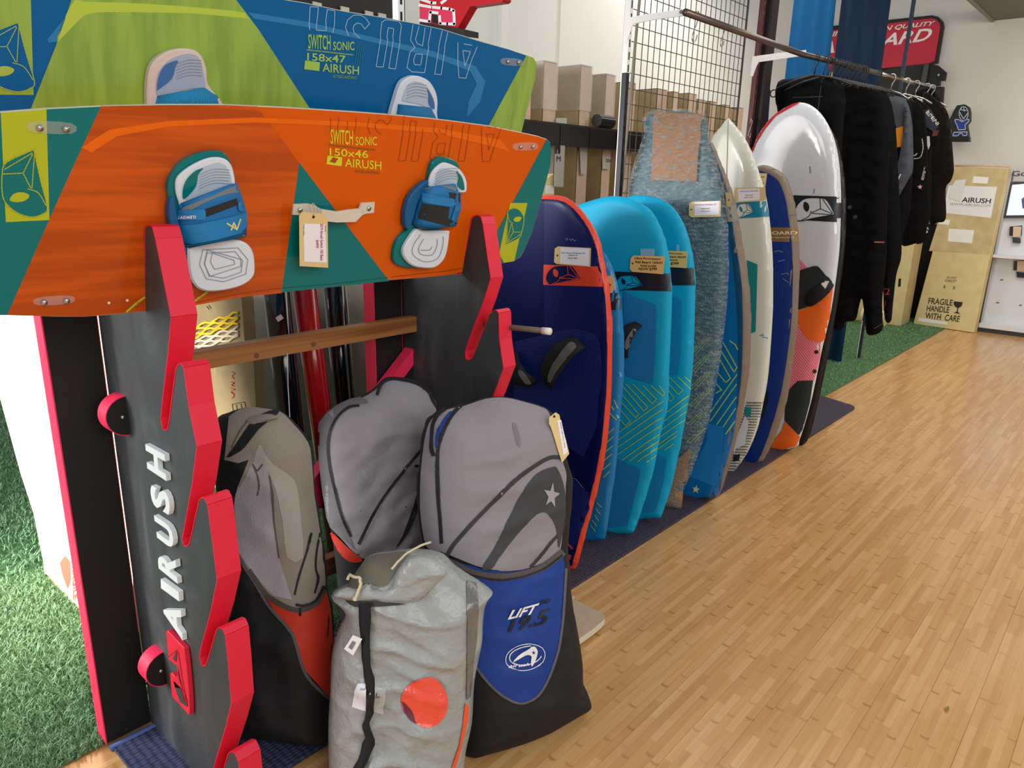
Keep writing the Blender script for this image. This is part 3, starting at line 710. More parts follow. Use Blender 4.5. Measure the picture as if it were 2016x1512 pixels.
# bindings ----------------------------------------------------------------
PADW = M('#DCE2EC', .5); PADG = M('#B9C6D4', .5); PADS = M('#8797A6', .5); STR = M('#0F6FB0', .6, bump=('noise', 300, .3, .001)); STR2 = M('#1B7FC0', .5); VEL = M('#2C2B29', .9, bump=('noise', 400, .8, .002))
GRYF = M('#74828A', .8); STRD = M('#0B5C8E', .6)
def arch(name, L, R, plane, hmax, mat, parent, th=.006, ns=14, base=.012, pw=.6, **kw):
    V = []; m = len(L); 
    for k in range(ns+1):
        s = k/ns; h = base + (hmax-base)*math.sin(math.pi*s)**pw
        for a, b in zip(L, R):
            V.append(plane.off(h).hit(a[0]+(b[0]-a[0])*s, a[1]+(b[1]-a[1])*s)[0])
    V = np.array(V); N = plane.N; nv = len(V); V2 = V - N*th
    F = []
    for k in range(ns):
        for j in range(m-1):
            i = k*m+j; F.append((i, i+1, i+m+1, i+m)); F.append((nv+i, nv+i+m, nv+i+m+1, nv+i+1))
        i = k*m; F.append((i, i+m, nv+i+m, nv+i)); i = k*m+m-1; F.append((i, nv+i, nv+i+m, i+m))
    o = mk(name, np.concatenate([V, V2]), F, mat, parent, smooth=True, **kw)
    b = bmesh.new(); b.from_mesh(o.data); bmesh.ops.recalc_face_normals(b, faces=b.faces); b.to_mesh(o.data); b.free()
    return o, Surf(V, [f for f in F if max(f) < nv])
def ringlines(pts, fr):
    c = np.mean(np.array(pts), 0); return [[tuple(c+(np.array(p)-c)*f) for p in list(pts)+[pts[0]]] for f in fr]
# orange board, left binding
B1, _ = pxslab('foot_pad', cr([(331,372),(338,345),(360,318),(398,301),(432,298),(448,308),(455,330),(448,400),(470,480),(478,520),(455,560),(410,572),(384,560),(372,530),(352,470),(340,420)], 4), ORP, .014, TEAL, OB, h=.014, bev=.002)
B1['label'] = 'teal and white foot pad with blue strap'
pxslab('toe_pad', cr([(347,368),(352,348),(378,327),(412,312),(440,312),(456,325),(463,350),(463,368),(452,385),(410,400),(364,412),(352,395)], 4), ORP, .010, PADW, B1, h=.024, bev=.003)
pxslab('toe_pad_inlay', cr([(364,368),(370,352),(390,335),(420,322),(438,322),(450,335),(455,365),(420,385),(372,398)], 4), ORP, .002, PADG, B1, h=.0255)
decal('toe_wedge', [cr([(360,372),(368,352),(385,336),(400,331),(390,344),(385,368),(362,392)], 3)], ORP.off(.0262), TEAL, B1)
strokes('toe_ridge', [cr([(392, 344+k*5.5), (420, 333+k*5.5), (452, 334+k*5.5)], 4, False) for k in range(6)], 1.0, ORP.off(.0262), PADS, B1)
hl = cr([(371,490),(380,478),(420,472),(475,475),(497,492),(503,520),(500,545),(478,563),(440,573),(405,574),(384,562),(373,535)], 4)
pxslab('heel_pad', hl, ORP, .018, PADW, B1, h=.030, bev=.004)
hin = cr([(395,487),(480,486),(492,520),(478,553),(430,562),(398,552),(388,520)], 4)
strokes('heel_ring', ringlines([(397,490),(470,486),(490,510),(486,540),(440,556),(404,550),(390,520)], (.95, .75)) + [[(418,498),(460,512),(462,520),(422,530),(414,515),(418,498)], [(408,492),(474,510),(474,524),(412,544),(402,518),(408,492)]], 1.3, ORP.off(.0308), PADS, B1)
L = [(352,404),(350,420),(350,445),(355,470),(366,490)]; R = [(466,360),(476,385),(484,410),(487,440),(485,466)]
ST1, SS1 = arch('strap_shell', L, R, ORP, .062, STR, OB, label='padded blue strap', base=.016)
pxslab('side_rail', cr([(336,395),(345,392),(352,430),(366,480),(372,500),(360,498),(345,470),(334,430)], 3), ORP, .02, STRD, B1, h=.026, bev=.003)
decal('strap_trim', [cr([(361,409),(411,388),(468,363),(480,368),(482,376),(440,384),(400,400),(368,418)], 3), cr([(366,480),(408,490),(443,476),(487,460),(498,466),(496,476),(450,488),(410,500),(370,492)], 3)], SS1, GRYF, ST1, .0012)
decal('velcro', [[(404,411),(465,390),(468,403),(405,427)], [(480,418),(498,404),(502,442),(480,455)]], SS1, VEL, ST1, .0016)
o = decal('upper_strap', [[(346,415),(400,411),(404,415),(405,429),(400,432),(352,433)], cr([(466,400),(468,397),(487,384),(493,385),(494,400),(488,406),(474,416),(467,412)], 2)], SS1, STR2, ST1, .0035, label='blue upper strap')
o2 = decal('lower_strap', [[(352,444),(390,440),(440,430),(484,418),(482,445),(472,458),(430,470),(380,479),(362,476)]], SS1, STR2, ST1, .0035, label='blue lower strap')
text('lettering', [('ELEMENT', [(386,429),(354,431),(354,425),(386,423)])], SS1, WHITEP, ST1, bold=.01, off=.0045)
strokes('strap_mark', [[(444,439),(463,451)], [(452,452),(457,438),(463,451),(470,431)]], 3, SS1, M('#D8D890', .5), ST1, .0045)
# orange board, right binding
B2, _ = pxslab('foot_pad', cr([(780,520),(775,500),(785,470),(815,440),(835,400),(848,330),(858,314),(872,309),(895,316),(905,330),(900,360),(880,400),(860,470),(845,520),(810,528)], 4), ORP, .014, TEAL, OB, h=.014, bev=.002)
B2['label'] = 'teal and white foot pad with blue strap'
pxslab('toe_pad', cr([(845,362),(852,340),(866,325),(880,321),(905,333),(918,352),(920,370),(914,380),(880,375),(850,370)], 4), ORP, .010, PADW, B2, h=.024, bev=.003)
pxslab('toe_pad_inlay', cr([(856,358),(862,338),(872,331),(895,337),(908,352),(912,374),(885,370),(858,364)], 4), ORP, .002, PADG, B2, h=.0255)
decal('toe_wedge', [cr([(898,336),(910,350),(914,374),(900,366),(902,350)], 3)], ORP.off(.0262), TEAL, B2)
strokes('toe_ridge', [cr([(858, 362-k*5), (880, 352-k*5), (902, 352-k*5)], 4, False) for k in range(5)], .9, ORP.off(.0262), PADS, B2)
pxslab('heel_pad', cr([(822,452),(840,455),(882,455),(886,462),(880,500),(868,520),(850,529),(815,525),(797,508),(796,490),(808,468)], 4), ORP, .016, PADW, B2, h=.028, bev=.004)
strokes('heel_ring', [cr([(828,462),(815,480),(812,500),(835,515),(862,508),(872,480),(872,466)], 3, False), cr([(834,470),(824,488),(828,500),(850,502),(860,484),(860,470)], 3, False), cr([(828,492),(845,492),(850,486)], 3, False)], 1.2, ORP.off(.0288), PADS, B2)
L = [(832,370),(826,390),(818,420),(812,440),(822,452)]; R = [(900,362),(908,385),(908,410),(900,438),(898,446)]
ST2, SS2 = arch('strap_shell', L, R, ORP, .058, STR, OB, label='padded blue strap', base=.016)
pxslab('side_rail', cr([(838,358),(845,362),(825,395),(815,430),(808,450),(800,448),(799,420),(810,385)], 3), ORP, .02, STRD, B2, h=.026, bev=.003)
decal('strap_trim', [cr([(836,368),(860,360),(890,366),(915,378),(918,386),(890,374),(860,366),(838,374)], 3), cr([(824,448),(850,452),(880,456),(912,455),(908,462),(870,458),(830,455)], 3)], SS2, GRYF, ST2, .0012)
decal('velcro', [[(832,400),(884,408),(882,430),(905,442),(900,450),(822,430)], [(884,378),(925,385),(926,402),(886,395)]], SS2, VEL, ST2, .0016)
decal('upper_strap', [cr([(833,380),(833,380),(888,390),(893,396),(888,407),(832,397),(832,397)], 2)], SS2, STR2, ST2, .0035, label='blue upper strap')
decal('lower_strap', [cr([(895,404),(895,404),(930,417),(930,417),(926,440),(915,450),(886,432),(886,432)], 2)], SS2, STR2, ST2, .0035, label='blue lower strap')
strokes('strap_mark', [[(905,415),(915,432)], [(900,432),(910,420),(908,436),(918,424)]], 2.2, SS2, M('#D8D060', .5), ST2, .0045)
# price tag hanging from the handle
def tag_thing(label, corners, sf, lines, group='price tags', off=.004, hole=None, white=None, mat=None, th=.0008, tilt=None):
    """corners px TL,TR,BR,BL of the manila card; lines: (string, quad, colour)"""
    TAGM = mat or M('#E2C68C', .7)
    pts = []
    for p in corners:
        h, n = sf.hit(*p)
        if h is None: h, n = sf.hit(*(np.array(p)*.8+np.mean(np.array(corners), 0)*.2))
        pts.append(h+n*off)
    C3 = np.array(pts); ctr = C3.mean(0)
    u, s_, vt = np.linalg.svd(C3-ctr); N = vt[2]
    if N@(CO-ctr) < 0: N = -N
    pl = Plane(ctr, N); t = T('price_tag', label, 'tag', (C3[:, 0].mean(), C3[:, 1].mean(), C3[:, 2].min()), group)
    (xa, ya), (xb, yb), (xc, yc), (xd, yd) = corners
    card, _ = pxslab('card', corners if hole is None else hole['outline'], pl, th, TAGM, t)
    if white: decal('white_label', [white], pl, M('#F2EEF4', .6), t, .0005)
    for i, (s, q, col) in enumerate(lines): text('print', [(s, q)], pl, M(col, .6), t, bold=.02, off=.0012)
    if hole:
        c = pl.hit(*hole['c'])[0]; mb = MB(); mb.tube([c-N*.0002, c+N*.0012], hole.get('r', .0035), 10); mb.build('eyelet', M('#2A211A', .6), t)
    return t, pl
TP = ORP.off(.037)
tg, tpl = tag_thing('manila price tag with sideways red print, hanging from the beige handle of the orange kiteboard', [(592,417),(644,421),(646,526),(590,524)], TP,
  [('2019 Airush Switch 150 Basic', [(636,440),(636,513),(630,513),(630,440)], '#B5304A'), ('$499', [(627,472),(627,488),(621,488),(621,472)], '#B5304A'), ('SAVE', [(641,444),(641,456),(639,456),(639,444)], '#55505A'), ('Order online', [(599,441),(599,463),(597,463),(597,441)], '#444444')],
  hole=dict(outline=[(594,417),(639,421),(645,430),(646,527),(590,524),(589,426)], c=(617,427)), white=[(597,440),(640,441),(643,517),(599,515)])
mb = MB(); a = tpl.hit(617,427)[0]; mb.tube([a, ORP.off(.04).hit(612,405)[0], ORP.off(.03).hit(616,400)[0], ORP.off(.04).hit(622,406)[0], a], .0012, 6); mb.build('string', M('#D8C7A4', .8), tg, smooth=True)

# ---- blue / lime board behind
BLUEB = M('#04609A', .14, spec=.35); LIMEB = LIMEW; LBL = M('#2F7FB5', .15, spec=.35)
BB = T('kiteboard', 'blue and lime kiteboard with white outline lettering, standing highest behind the orange one', 'kiteboard', (-1.7, 1.2, 1.47), 'kiteboards on the rack')
bout = [(-60,-60),(60,-55),(300,-38),(500,-12),(562,-1),(600,5),(680,22),(750,33),(815,45),(870,57),(943,80),(1000,96),(1036,108),(1050,113),(1057,125),(1055,155),(1045,190),(1036,225),(1028,258),(1020,290),(1000,315),(900,350),(700,352),(400,348),(200,342),(0,335),(-70,300),(-85,100)]
deckb, BS = pxslab('deck', bout, BLP, .011, [BLUEB, EDGEW], BB, bev=.0015)
decal('lime_zone', [[(147,-20),(300,-36),(440,-20),(465,0),(510,60),(606,208),(640,260),(40,260),(60,215),(110,90)], [(1036,109),(1050,114),(1056,125),(1054,155),(1044,190),(1035,225),(1027,258),(1020,288),(945,290),(962,247)], [(-20,-50),(59,-50),(66,187),(-20,186)]], BLP, LIMEB, deckb, .0006)
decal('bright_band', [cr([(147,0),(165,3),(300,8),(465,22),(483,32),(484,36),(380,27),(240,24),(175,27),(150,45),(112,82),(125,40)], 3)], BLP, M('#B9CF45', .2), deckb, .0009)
decal('pale_band', [[(487,24),(600,42),(720,70),(850,100),(935,130),(955,160),(945,200),(918,232),(922,200),(938,165),(925,140),(850,112),(720,80),(600,53),(500,37)]], BLP, LBL, deckb, .0009)
decal('pale_band', [[(92,78),(130,32),(112,82),(95,84)]], BLP, LBL, deckb, .0009)
emblem(BLP, lgmap((35,44),(66,182),(-32,178)), BLUEB, M('#A8C14C', .3), deckb, .0016, 2.0)
strokes('outline_lettering', [c6(l) for l in OUTL], 1.5, BS, M('#9DB8D8', .3), deckb, .0014)
board_print(0, 0, M('#A3C857', .3), '158x47', BLP, deckb, M('#7FB05A', .3))
strokes('print_bars', [[(704+4*i, 82+i*2), (698+4*i, 128+i)] for i in range(4)], 1.2, BLP, M('#2D7A8A', .3), deckb, .0014)
fin(994,121,1022,123, BLP, deckb, 12)
# bindings of the blue board
PADB = M('#E0C9BE', .5); 
B3, _ = pxslab('foot_pad', cr([(291,205),(293,150),(305,120),(335,100),(372,96),(395,107),(408,135),(412,168),(440,205),(440,240),(300,240)], 4), BLP, .022, PADB, BB, h=.024, bev=.004); B3['label'] = 'cream and grey foot pad with blue strap'
pxslab('toe_pad_inlay', cr([(308,180),(312,145),(335,118),(370,106),(392,115),(402,150),(402,172),(370,175),(320,190)], 4), BLP, .002, M('#A9B2C4', .5), B3, h=.0262)
decal('toe_wedge', [cr([(309,176),(312,152),(325,128),(350,119),(345,132),(338,155),(312,176)], 3)], BLP.off(.027), M('#3E6FA8', .5), B3)
strokes('toe_ridge', [cr([(347, 126+k*6), (370, 118+k*6), (397, 119+k*6)], 4, False) for k in range(6)], 1.0, BLP.off(.027), PADS, B3)
L = [(308,190),(300,215),(300,240)]; R = [(405,172),(430,190),(440,240)]
ST3, SS3 = arch('strap_shell', L, R, BLP, .062, M('#1585B8', .7, bump=('X', 120, .5, .002)), BB, label='ribbed blue strap', base=.02)
B4, _ = pxslab('foot_pad', cr([(770,235),(778,200),(790,165),(806,152),(825,150),(848,162),(862,190),(862,225),(860,250),(780,250)], 4), BLP, .022, PADW, BB, h=.024, bev=.004); B4['label'] = 'white and grey foot pad with blue strap'
pxslab('toe_pad_inlay', cr([(792,195),(803,168),(820,160),(842,172),(854,200),(852,215),(825,205),(800,200)], 4), BLP, .002, PADG, B4, h=.0262)
decal('toe_wedge', [cr([(840,172),(853,195),(855,215),(844,205),(843,185)], 3)], BLP.off(.027), M('#3E6FA8', .5), B4)
strokes('toe_ridge', [cr([(800, 194-k*6), (818, 188-k*6), (840, 192-k*6)], 4, False) for k in range(5)], .9, BLP.off(.027), PADS, B4)
L = [(782,205),(778,225),(775,250)]; R = [(850,212),(862,235),(868,260)]
arch('strap_shell', L, R, BLP, .05, M('#0F6FA0', .7), BB, label='blue strap', base=.02)
# ================================================================== kite bags leaning on the rack
HONEY = ('cell', 190, .7, .0016)
GREYF = M('#8C868C', .62, bump=HONEY, sheen=.2, var=(5, .05)); GREYD = M('#6E6B70', .7, bump=HONEY, var=(5, .06)); NYL = M('#17171A', .72, bump=('noise', 14, .5, .01)); BLUF = M('#0B3A8E', .55, bump=('noise', 12, .35, .006))
REDF = M('#C2331F', .5, bump=('noise', 14, .45, .006)); PIPE = M('#5A565C', .8); ZIP = M('#1D1C20', .6); CREAM = M('#D8C9A6', .8); TAUPE = M('#8E8478', .7, bump=HONEY, var=(4, .08))
def c7(L): return [(x/3.978+400, y/3.978+720) for x, y in L]
def c8(L): return [(x/3.272+400, y/3.272+1050) for x, y in L]
def ca(L): return [(x/3.98+780, y/3.98+740) for x, y in L]
def cb(L): return [(x/3.5+780, y/3.5+1080) for x, y in L]
def base_of(pl, px, py):
    q = pl.hit(px, py)[0]; return (q[0], q[1], 0.0)
def floorfit(pts, pl, zmin=.012):
    """drop outline points below the floor line back onto it (pixel space)"""
    out = []
    for p in pts:
        x, y = p
        while pl.hit(x, y)[0][2] < zmin and y > 0: y -= 2
        out.append((x, y))
    return out
# --- black and red bag standing inside the rack
PL1 = lean_plane((-1.62, .80), (-1.30, 1.03), 7)
t = T('kite_bag', 'narrow grey, red and black kite bag with crumpled rolled top, leftmost of the bags', 'kite bag', base_of(PL1, 560, 1560), 'kite bags')
b1o = cr([(428,828),(450,812),(485,802),(521,804),(551,812),(575,832),(606,871),(614,909),(619,971),(622,997),(634,1072),(638,1111),(641,1157),(651,1203),(657,1264),(653,1325),(650,1380),(652,1432),(654,1500),(654,1640),(640,1650),(500,1650),(480,1640),(458,1500),(452,1300),(444,1150),(434,1000),(428,900)], 4)
body, SB1 = puff('body', floorfit(b1o, PL1), PL1, .085, .10, NYL, t, step=.018, wr=.004, wf=14, seed=3)
g = cr(c7([(205,400),(330,330),(480,340),(600,365),(690,445),(815,600),(845,750),(865,1000),(880,1100),(925,1400),(930,1512)]), 3, False) + [(637,1111),(640,1150),(625,1190),(603,1198),(560,1192),(520,1165),(490,1130),(470,1085),(464,1040),(461,996),(468,960),(482,925),(490,905),(470,912),(443,905)]
decal('grey_panel', [g], SB1, TAUPE, body, .0022, step=9)
decal('lower_lining', [cr(c7([(250,1100),(260,1000),(330,880),(390,760),(470,700),(520,900),(560,1300),(600,1512)]), 3, False)+[(575,1180),(540,1172),(500,1130),(470,1085)]], SB1, M('#A39DA6', .6, bump=HONEY), body, .0030, step=9, label='pale grey front flap')
decal('red_panel', [[(508,1152),(535,1180),(575,1203),(605,1203),(632,1178),(641,1160),(650,1200),(655,1264),(651,1325),(647,1372),(600,1318),(590,1290),(577,1255),(550,1215)]], SB1, REDF, body, .0026, step=9)
strokes('piping', [cr(c8([(215,100),(280,230),(350,340),(430,470),(560,620),(600,720),(640,860),(700,960),(800,1060)]), 4, False)], 6, SB1, PIPE, body, .0038, seg=8)
strokes('piping', [cr(c8([(300,240),(400,380),(480,440),(560,480),(640,490),(720,450),(770,370)]), 4, False)], 10, SB1, M('#4C4742', .8), body, .0042, seg=8)
strokes('zip', [cr(c8([(600,455),(650,462),(720,430),(765,340)]), 4, False)], 5, SB1, ZIP, body, .0052, seg=8)
strokes('black_line', [cr(c8([(690,0),(660,130),(620,260),(590,390)]), 4, False), cr(c8([(745,0),(725,120),(720,220),(735,290),(715,380)]), 4, False)], 4, SB1, ZIP, body, .0040, seg=8)
decal('black_band', [cr(c7([(560,352),(600,362),(540,420),(440,500),(330,640),(260,690),(190,720),(270,600),(360,470),(450,390)]), 2)], SB1, NYL, body, .0040, step=8)
CRS = M('#5A534B', .8)
strokes('crease_shade', [cr(c7([(395,770),(430,860),(445,940),(430,1010)]), 3, False), cr(c7([(470,770),(430,820),(400,780)]), 3, False), cr(c7([(350,440),(290,520),(230,640)]), 3, False), cr(c7([(520,860),(545,1000),(560,1250),(600,1500)]), 3, False)], 3, SB1, CRS, body, .0048, seg=8)  # shade in the folds drawn as darker lines on the cloth
decal('side_shade_panel', [cr(c7([(440,620),(470,650),(520,740),(590,800),(700,880),(740,1000),(760,1200),(780,1500),(660,1500),(620,1200),(560,950),(480,780),(400,760)]), 2)], SB1, M('#A29A92', .65, bump=HONEY), body, .0034, step=9)
# crumpled mouth of the bag
PLm = PL1.off(.045)
m1, _ = puff('rolled_top', cr([(438,905),(444,880),(452,850),(470,830),(500,818),(530,815),(548,822),(520,835),(490,860),(480,885),(510,900),(516,925),(514,955),(506,972),(500,950),(488,922),(470,915),(450,912)], 3), PLm, .022, .03, TAUPE, t, step=.01, wr=.004, wf=40, seed=9)
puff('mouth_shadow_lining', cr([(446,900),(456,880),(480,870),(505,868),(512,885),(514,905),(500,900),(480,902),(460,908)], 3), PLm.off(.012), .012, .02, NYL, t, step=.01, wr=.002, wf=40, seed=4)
z = MB(); q = SB1.hit(593, 1195)[0]
if q is not None:
    z.tube([q+PL1.N*.006, q+PL1.N*.01-np.array([0,0,.02])], .003, 6); z.build('zip_pull', ZIP, t, smooth=True)
decal('side_print', [c8([(800,520),(808,560),(800,640),(790,700),(796,600)]), c8([(826,700),(834,780),(820,840),(816,760)])], SB1, M('#2A1713', .6), body, .0036, step=8)
# --- rear grey bag
PL3 = lean_plane((-1.62, 1.14), (-1.42, 1.36), 9)
t = T('kite_bag', 'plump grey kite bag with black curved lines, wedged at the back against the rack', 'kite bag', base_of(PL3, 760, 1330), 'kite bags')
b3o = cr([(629,833),(641,813),(666,795),(689,785),(714,778),(734,765),(752,748),(764,742),(792,743),(822,750),(847,768),(865,793),(882,830),(893,900),(893,1000),(880,1100),(868,1200),(862,1290),(858,1330),(858,1330),(700,1345),(700,1345),(680,1300),(668,1200),(662,1120),(651,1042),(641,1009),(634,946),(627,903),(628,870)], 4)
body, SB3 = puff('body', floorfit(b3o, PL3), PL3, .10, .13, NYL, t, step=.02, wr=.004, wf=12, seed=5)
g = cr([(632,840),(643,818),(668,800),(692,790),(716,783),(738,770),(756,752),(768,747),(792,748),(820,755),(843,773),(860,796),(877,832),(887,900),(887,1000),(876,1070),(840,1100),(760,1102),(712,1098),(680,1068),(656,1036),(645,1005),(638,945),(631,903),(631,870)], 3)
decal('grey_panel', [g], SB3, GREYF, body, .0024, step=10)
decal('side_gusset', [cr(c7([(915,450),(1060,310),(1230,250),(1300,300),(1180,310),(1080,370),(1010,480),(985,600),(990,760),(1030,960),(1090,1170),(1150,1330),(1200,1440),(1150,1400),(1000,1260),(960,1100),(930,900),(912,700)]), 2)], SB3, GREYD, body, .0034, step=9)
strokes('black_line', [cr(c7([(1220,320),(1150,330),(1070,390),(1005,500),(985,640),(1000,800),(1040,980),(1090,1170),(1160,1330)]), 4, False)], 5, SB3, ZIP, body, .0046, seg=8)
strokes('black_line', [cr(c7([(1370,230),(1400,150),(1470,112),(1560,118),(1680,150),(1760,210),(1800,290),(1850,350)]), 4, False)], 6, SB3, ZIP, body, .0046, seg=8)
strokes('black_line', [cr(c7([(1720,640),(1600,790),(1450,980),(1340,1150),(1280,1270),(1225,1390)]), 4, False)], 6, SB3, ZIP, body, .0040, seg=8)
decal('black_swoosh', [cr(c7([(1710,860),(1720,900),(1690,1100),(1640,1240),(1580,1350),(1500,1440),(1560,1330),(1630,1150),(1680,980)]), 2)], SB3, NYL, body, .0040, step=8)
decal('red_panel', [cr(c7([(1000,1290),(1060,1340),(1160,1440),(1240,1500),(1240,1530),(1150,1530),(1060,1440)]), 2)], SB3, REDF, body, .0046, step=8)
decal('red_panel', [[(638,1022),(652,1050),(662,1105),(655,1112),(642,1090)]], SB3, REDF, body, .0046, step=8)
# --- blue bag
PL4 = lean_plane((-1.154, 1.168), (-1.026, 1.533), 11)
t = T('kite_bag', 'tall grey and royal blue kite bag with white lettering on a blue front, rightmost bag', 'kite bag', base_of(PL4, 1040, 1440), 'kite bags')
b4o = cr([(838,841),(853,817),(880,804),(913,797),(956,783),(994,781),(1031,789),(1069,800),(1083,812),(1096,850),(1107,901),(1118,930),(1117,958),(1114,1004),(1108,1067),(1113,1109),(1114,1151),(1123,1203),(1136,1286),(1138,1329),(1153,1366),(1149,1389),(1126,1403),(1066,1437),(1009,1460),(951,1477),(923,1484),(905,1480),(898,1400),(890,1320),(880,1230),(862,1160),(838,1080),(827,1016),(825,954),(830,900)], 4)
def tuck(V2, A): return 1.0
body, SB4 = puff('body', b4o, PL4, .115, .15, NYL, t, step=.022, wr=.0035, wf=11, seed=8)
g = cr([(842,845),(856,822),(882,808),(914,801),(957,787),(994,785),(1031,793),(1067,804),(1080,815),(1093,852),(1104,903),(1113,932),(1112,958),(1110,1004),(1104,1067),(1098,1085),(1070,1106),(1030,1120),(990,1123),(950,1117),(910,1102),(870,1085),(842,1076),(830,1016),(829,954),(833,900)], 3)
decal('grey_panel', [g], SB4, GREYF, body, .0030, step=10)
decal('blue_lining', [cr(ca([(425,290),(395,320),(330,420),(310,540),(330,580),(345,470),(385,370),(440,300)]), 2)], SB4, BLUF, body, .0052, step=7)
strokes('zip', [cr(ca([(880,165),(720,170),(560,215),(460,290),(390,400),(345,520),(330,620),(330,800),(335,950),(350,1120),(362,1300)]), 4, False)], 7, SB4, ZIP, body, .0050, seg=8)
strokes('zip', [cr(ca([(450,250),(380,275),(320,330),(290,420),(285,560),(300,620)]), 4, False)], 7, SB4, ZIP, body, .0050, seg=8)
strokes('black_line', [cr(ca([(1280,640),(1200,640),(1100,690),(960,790),(840,900),(700,1040),(560,1190),(450,1320),(400,1410)]), 4, False)], 8, SB4, M('#37353B', .7), body, .0046, seg=8)
SW = cr(ca([(1215,715),(1250,725),(1285,800),(1310,900),(1315,1050),(1300,1200),(1270,1330),(1262,1330),(1250,1220),(1225,1140),(1190,1090),(1150,1070),(1090,1090),(1000,1170),(900,1290),(800,1430),(750,1505),(670,1505),(760,1350),(850,1170),(940,980),(1010,870),(1100,760)]), 3)
decal('dark_swoosh', [SW], SB4, M('#3E3F42', .7, bump=HONEY), body, .0050, step=9)
def star(cx, cy, r, rot=0, sk=1.0):
    L = []
    for k in range(10):
        a = -math.pi/2+rot+k*math.pi/5; rr = r if k % 2 == 0 else r*.42; L.append((cx+rr*math.cos(a)*sk, cy+rr*math.sin(a)))
    return L
decal('star', [star(1083, 975, 26, .15, .62)], SB4, M('#A29DA3', .6), body, .0068, step=8)
strokes('dark_line', [cr(ca([(1255,1250),(1200,1310),(1120,1410),(1050,1490)]), 3, False)], 6, SB4, M('#37353B', .7), body, .0050, seg=8)
decal('smudge', [cr(ca([(905,385),(930,380),(965,480),(965,560),(935,520)]), 2)], SB4, M('#7B757B', .8), body, .0042, step=8)
BP = [(845,1078),(862,1090),(900,1105),(957,1122),(1009,1124),(1051,1116),(1083,1100),(1106,1082),(1112,1137),(1106,1217),(1097,1280),(1080,1331),(1060,1366),(1037,1381),(1017,1383),(986,1366),(957,1337),(935,1306),(905,1270),(880,1200),(858,1130)]
decal('blue_panel', [BP], SB4, BLUF, body, .0034, step=10)
strokes('piping', [cr([(1112,1120),(1106,1217),(1097,1280),(1080,1331),(1060,1366),(1037,1381),(1017,1383),(986,1366),(957,1337),(935,1306),(915,1280)], 3, False)], 5, SB4, M('#5F5C63', .8), body, .0048, seg=8)
strokes('piping', [cr(cb([(300,60),(420,110),(520,160),(640,185),(760,190),(900,165),(1020,115),(1130,30)]), 4, False)], 15, SB4, M('#55504F', .8), body, .0052, seg=8)
strokes('zip', [cr(cb([(300,75),(420,125),(520,175),(640,202),(760,208),(900,180),(1020,130),(1130,45)]), 4, False)], 4, SB4, ZIP, body, .0066, seg=8)
text('lettering', [('LIFT', cb([(775,418),(978,368),(960,440),(757,482)]))], SB4, M('#F2F2F2', .5), body, bold=.03, shear=.25, off=.0070, label='white italic lettering')
text('lettering', [('PRO', cb([(985,352),(1058,338),(1054,370),(980,386)])), ('19.5', cb([(765,495),(1055,405),(1036,515),(760,575)]))], SB4, M('#191B26', .6), body, bold=.025, shear=.2, off=.0070, label='dark number lettering')
def ell(cx, cy, a, b, rot, n=28): return [(cx+a*math.cos(t_)*math.cos(rot)-b*math.sin(t_)*math.sin(rot), cy+a*math.cos(t_)*math.sin(rot)+b*math.sin(t_)*math.cos(rot)) for t_ in np.linspace(0, 2*math.pi, n+1)]
WH = M('#F0F2F4', .5)
c0 = cb([(884, 742)])[0]
strokes('round_badge', [ell(c0[0], c0[1], 39, 26, -.22)], 1.3, SB4, WH, body, .0070, seg=8)
strokes('round_badge', [ell(c0[0]+1, c0[1]-3.5, 32, 18.5, -.22)[2:24]], 1.8, SB4, WH, body, .0070, seg=8)
decal('badge_mark', [cr(cb([(800,778),(830,735),(880,700),(930,668),(955,672),(968,700),(960,740),(945,780),(925,808),(920,770),(925,735),(900,725),(860,740)]), 2)], SB4, WH, body, .0072, step=8)
decal('badge_star', [star(*cb([(940,708)])[0], 4, .1)], SB4, BLUF, body, .0078, step=8)
text('badge_word', [('airush', cb([(772,792),(915,778),(910,800),(770,818)]))], SB4, WH, body, bold=.02, shear=.2, off=.0072)
# tag on the blue bag
tag_thing('curled manila price tag hanging at the top right corner of the grey and blue bag', ca([(1205,318),(1262,300),(1352,615),(1300,680)]), PL4.off(.10),
   [('2009 Lift Pro 19.5', ca([(1290,360),(1325,560),(1318,565),(1282,362)]), '#6C6A70')], hole=dict(outline=ca([(1250,285),(1278,305),(1290,360),(1330,500),(1356,610),(1300,680),(1280,620),(1235,470),(1212,400),(1198,375),(1200,325)]), c=ca([(1238,318)])[0]), white=ca([(1262,350),(1292,345),(1345,595),(1312,625)]))
# --- silver sack in front
PL2 = lean_plane((-1.33, .86), (-1.06, 1.07), 5)
t = T('kite_bag', 'silver grey drawstring sack with black strap and round orange window, frontmost bag', 'kite bag', base_of(PL2, 790, 1590), 'kite bags')
SILK = M('#9FA3A1', .36, bump=('noise', 15, .8, .022), var=(3, .04), coat=.15)
b2o = cr([(655,1169),(666,1160),(684,1151),(706,1120),(724,1097),(761,1090),(810,1085),(851,1089),(874,1097),(894,1117),(923,1137),(943,1149),(970,1169),(970,1169),(956,1192),(951,1223),(949,1266),(940,1309),(933,1351),(929,1423),(917,1480),(912,1530),(905,1600),(880,1625),(780,1640),(680,1625),(656,1590),(650,1500),(649,1440),(651,1371),(654,1294),(664,1246),(682,1206),(675,1188)], 4)
body, SB2 = puff('body', floorfit(b2o, PL2), PL2, .095, .12, SILK, t, step=.012, wr=.0075, wf=15, seed=21)
PM = PL2.off(.07)
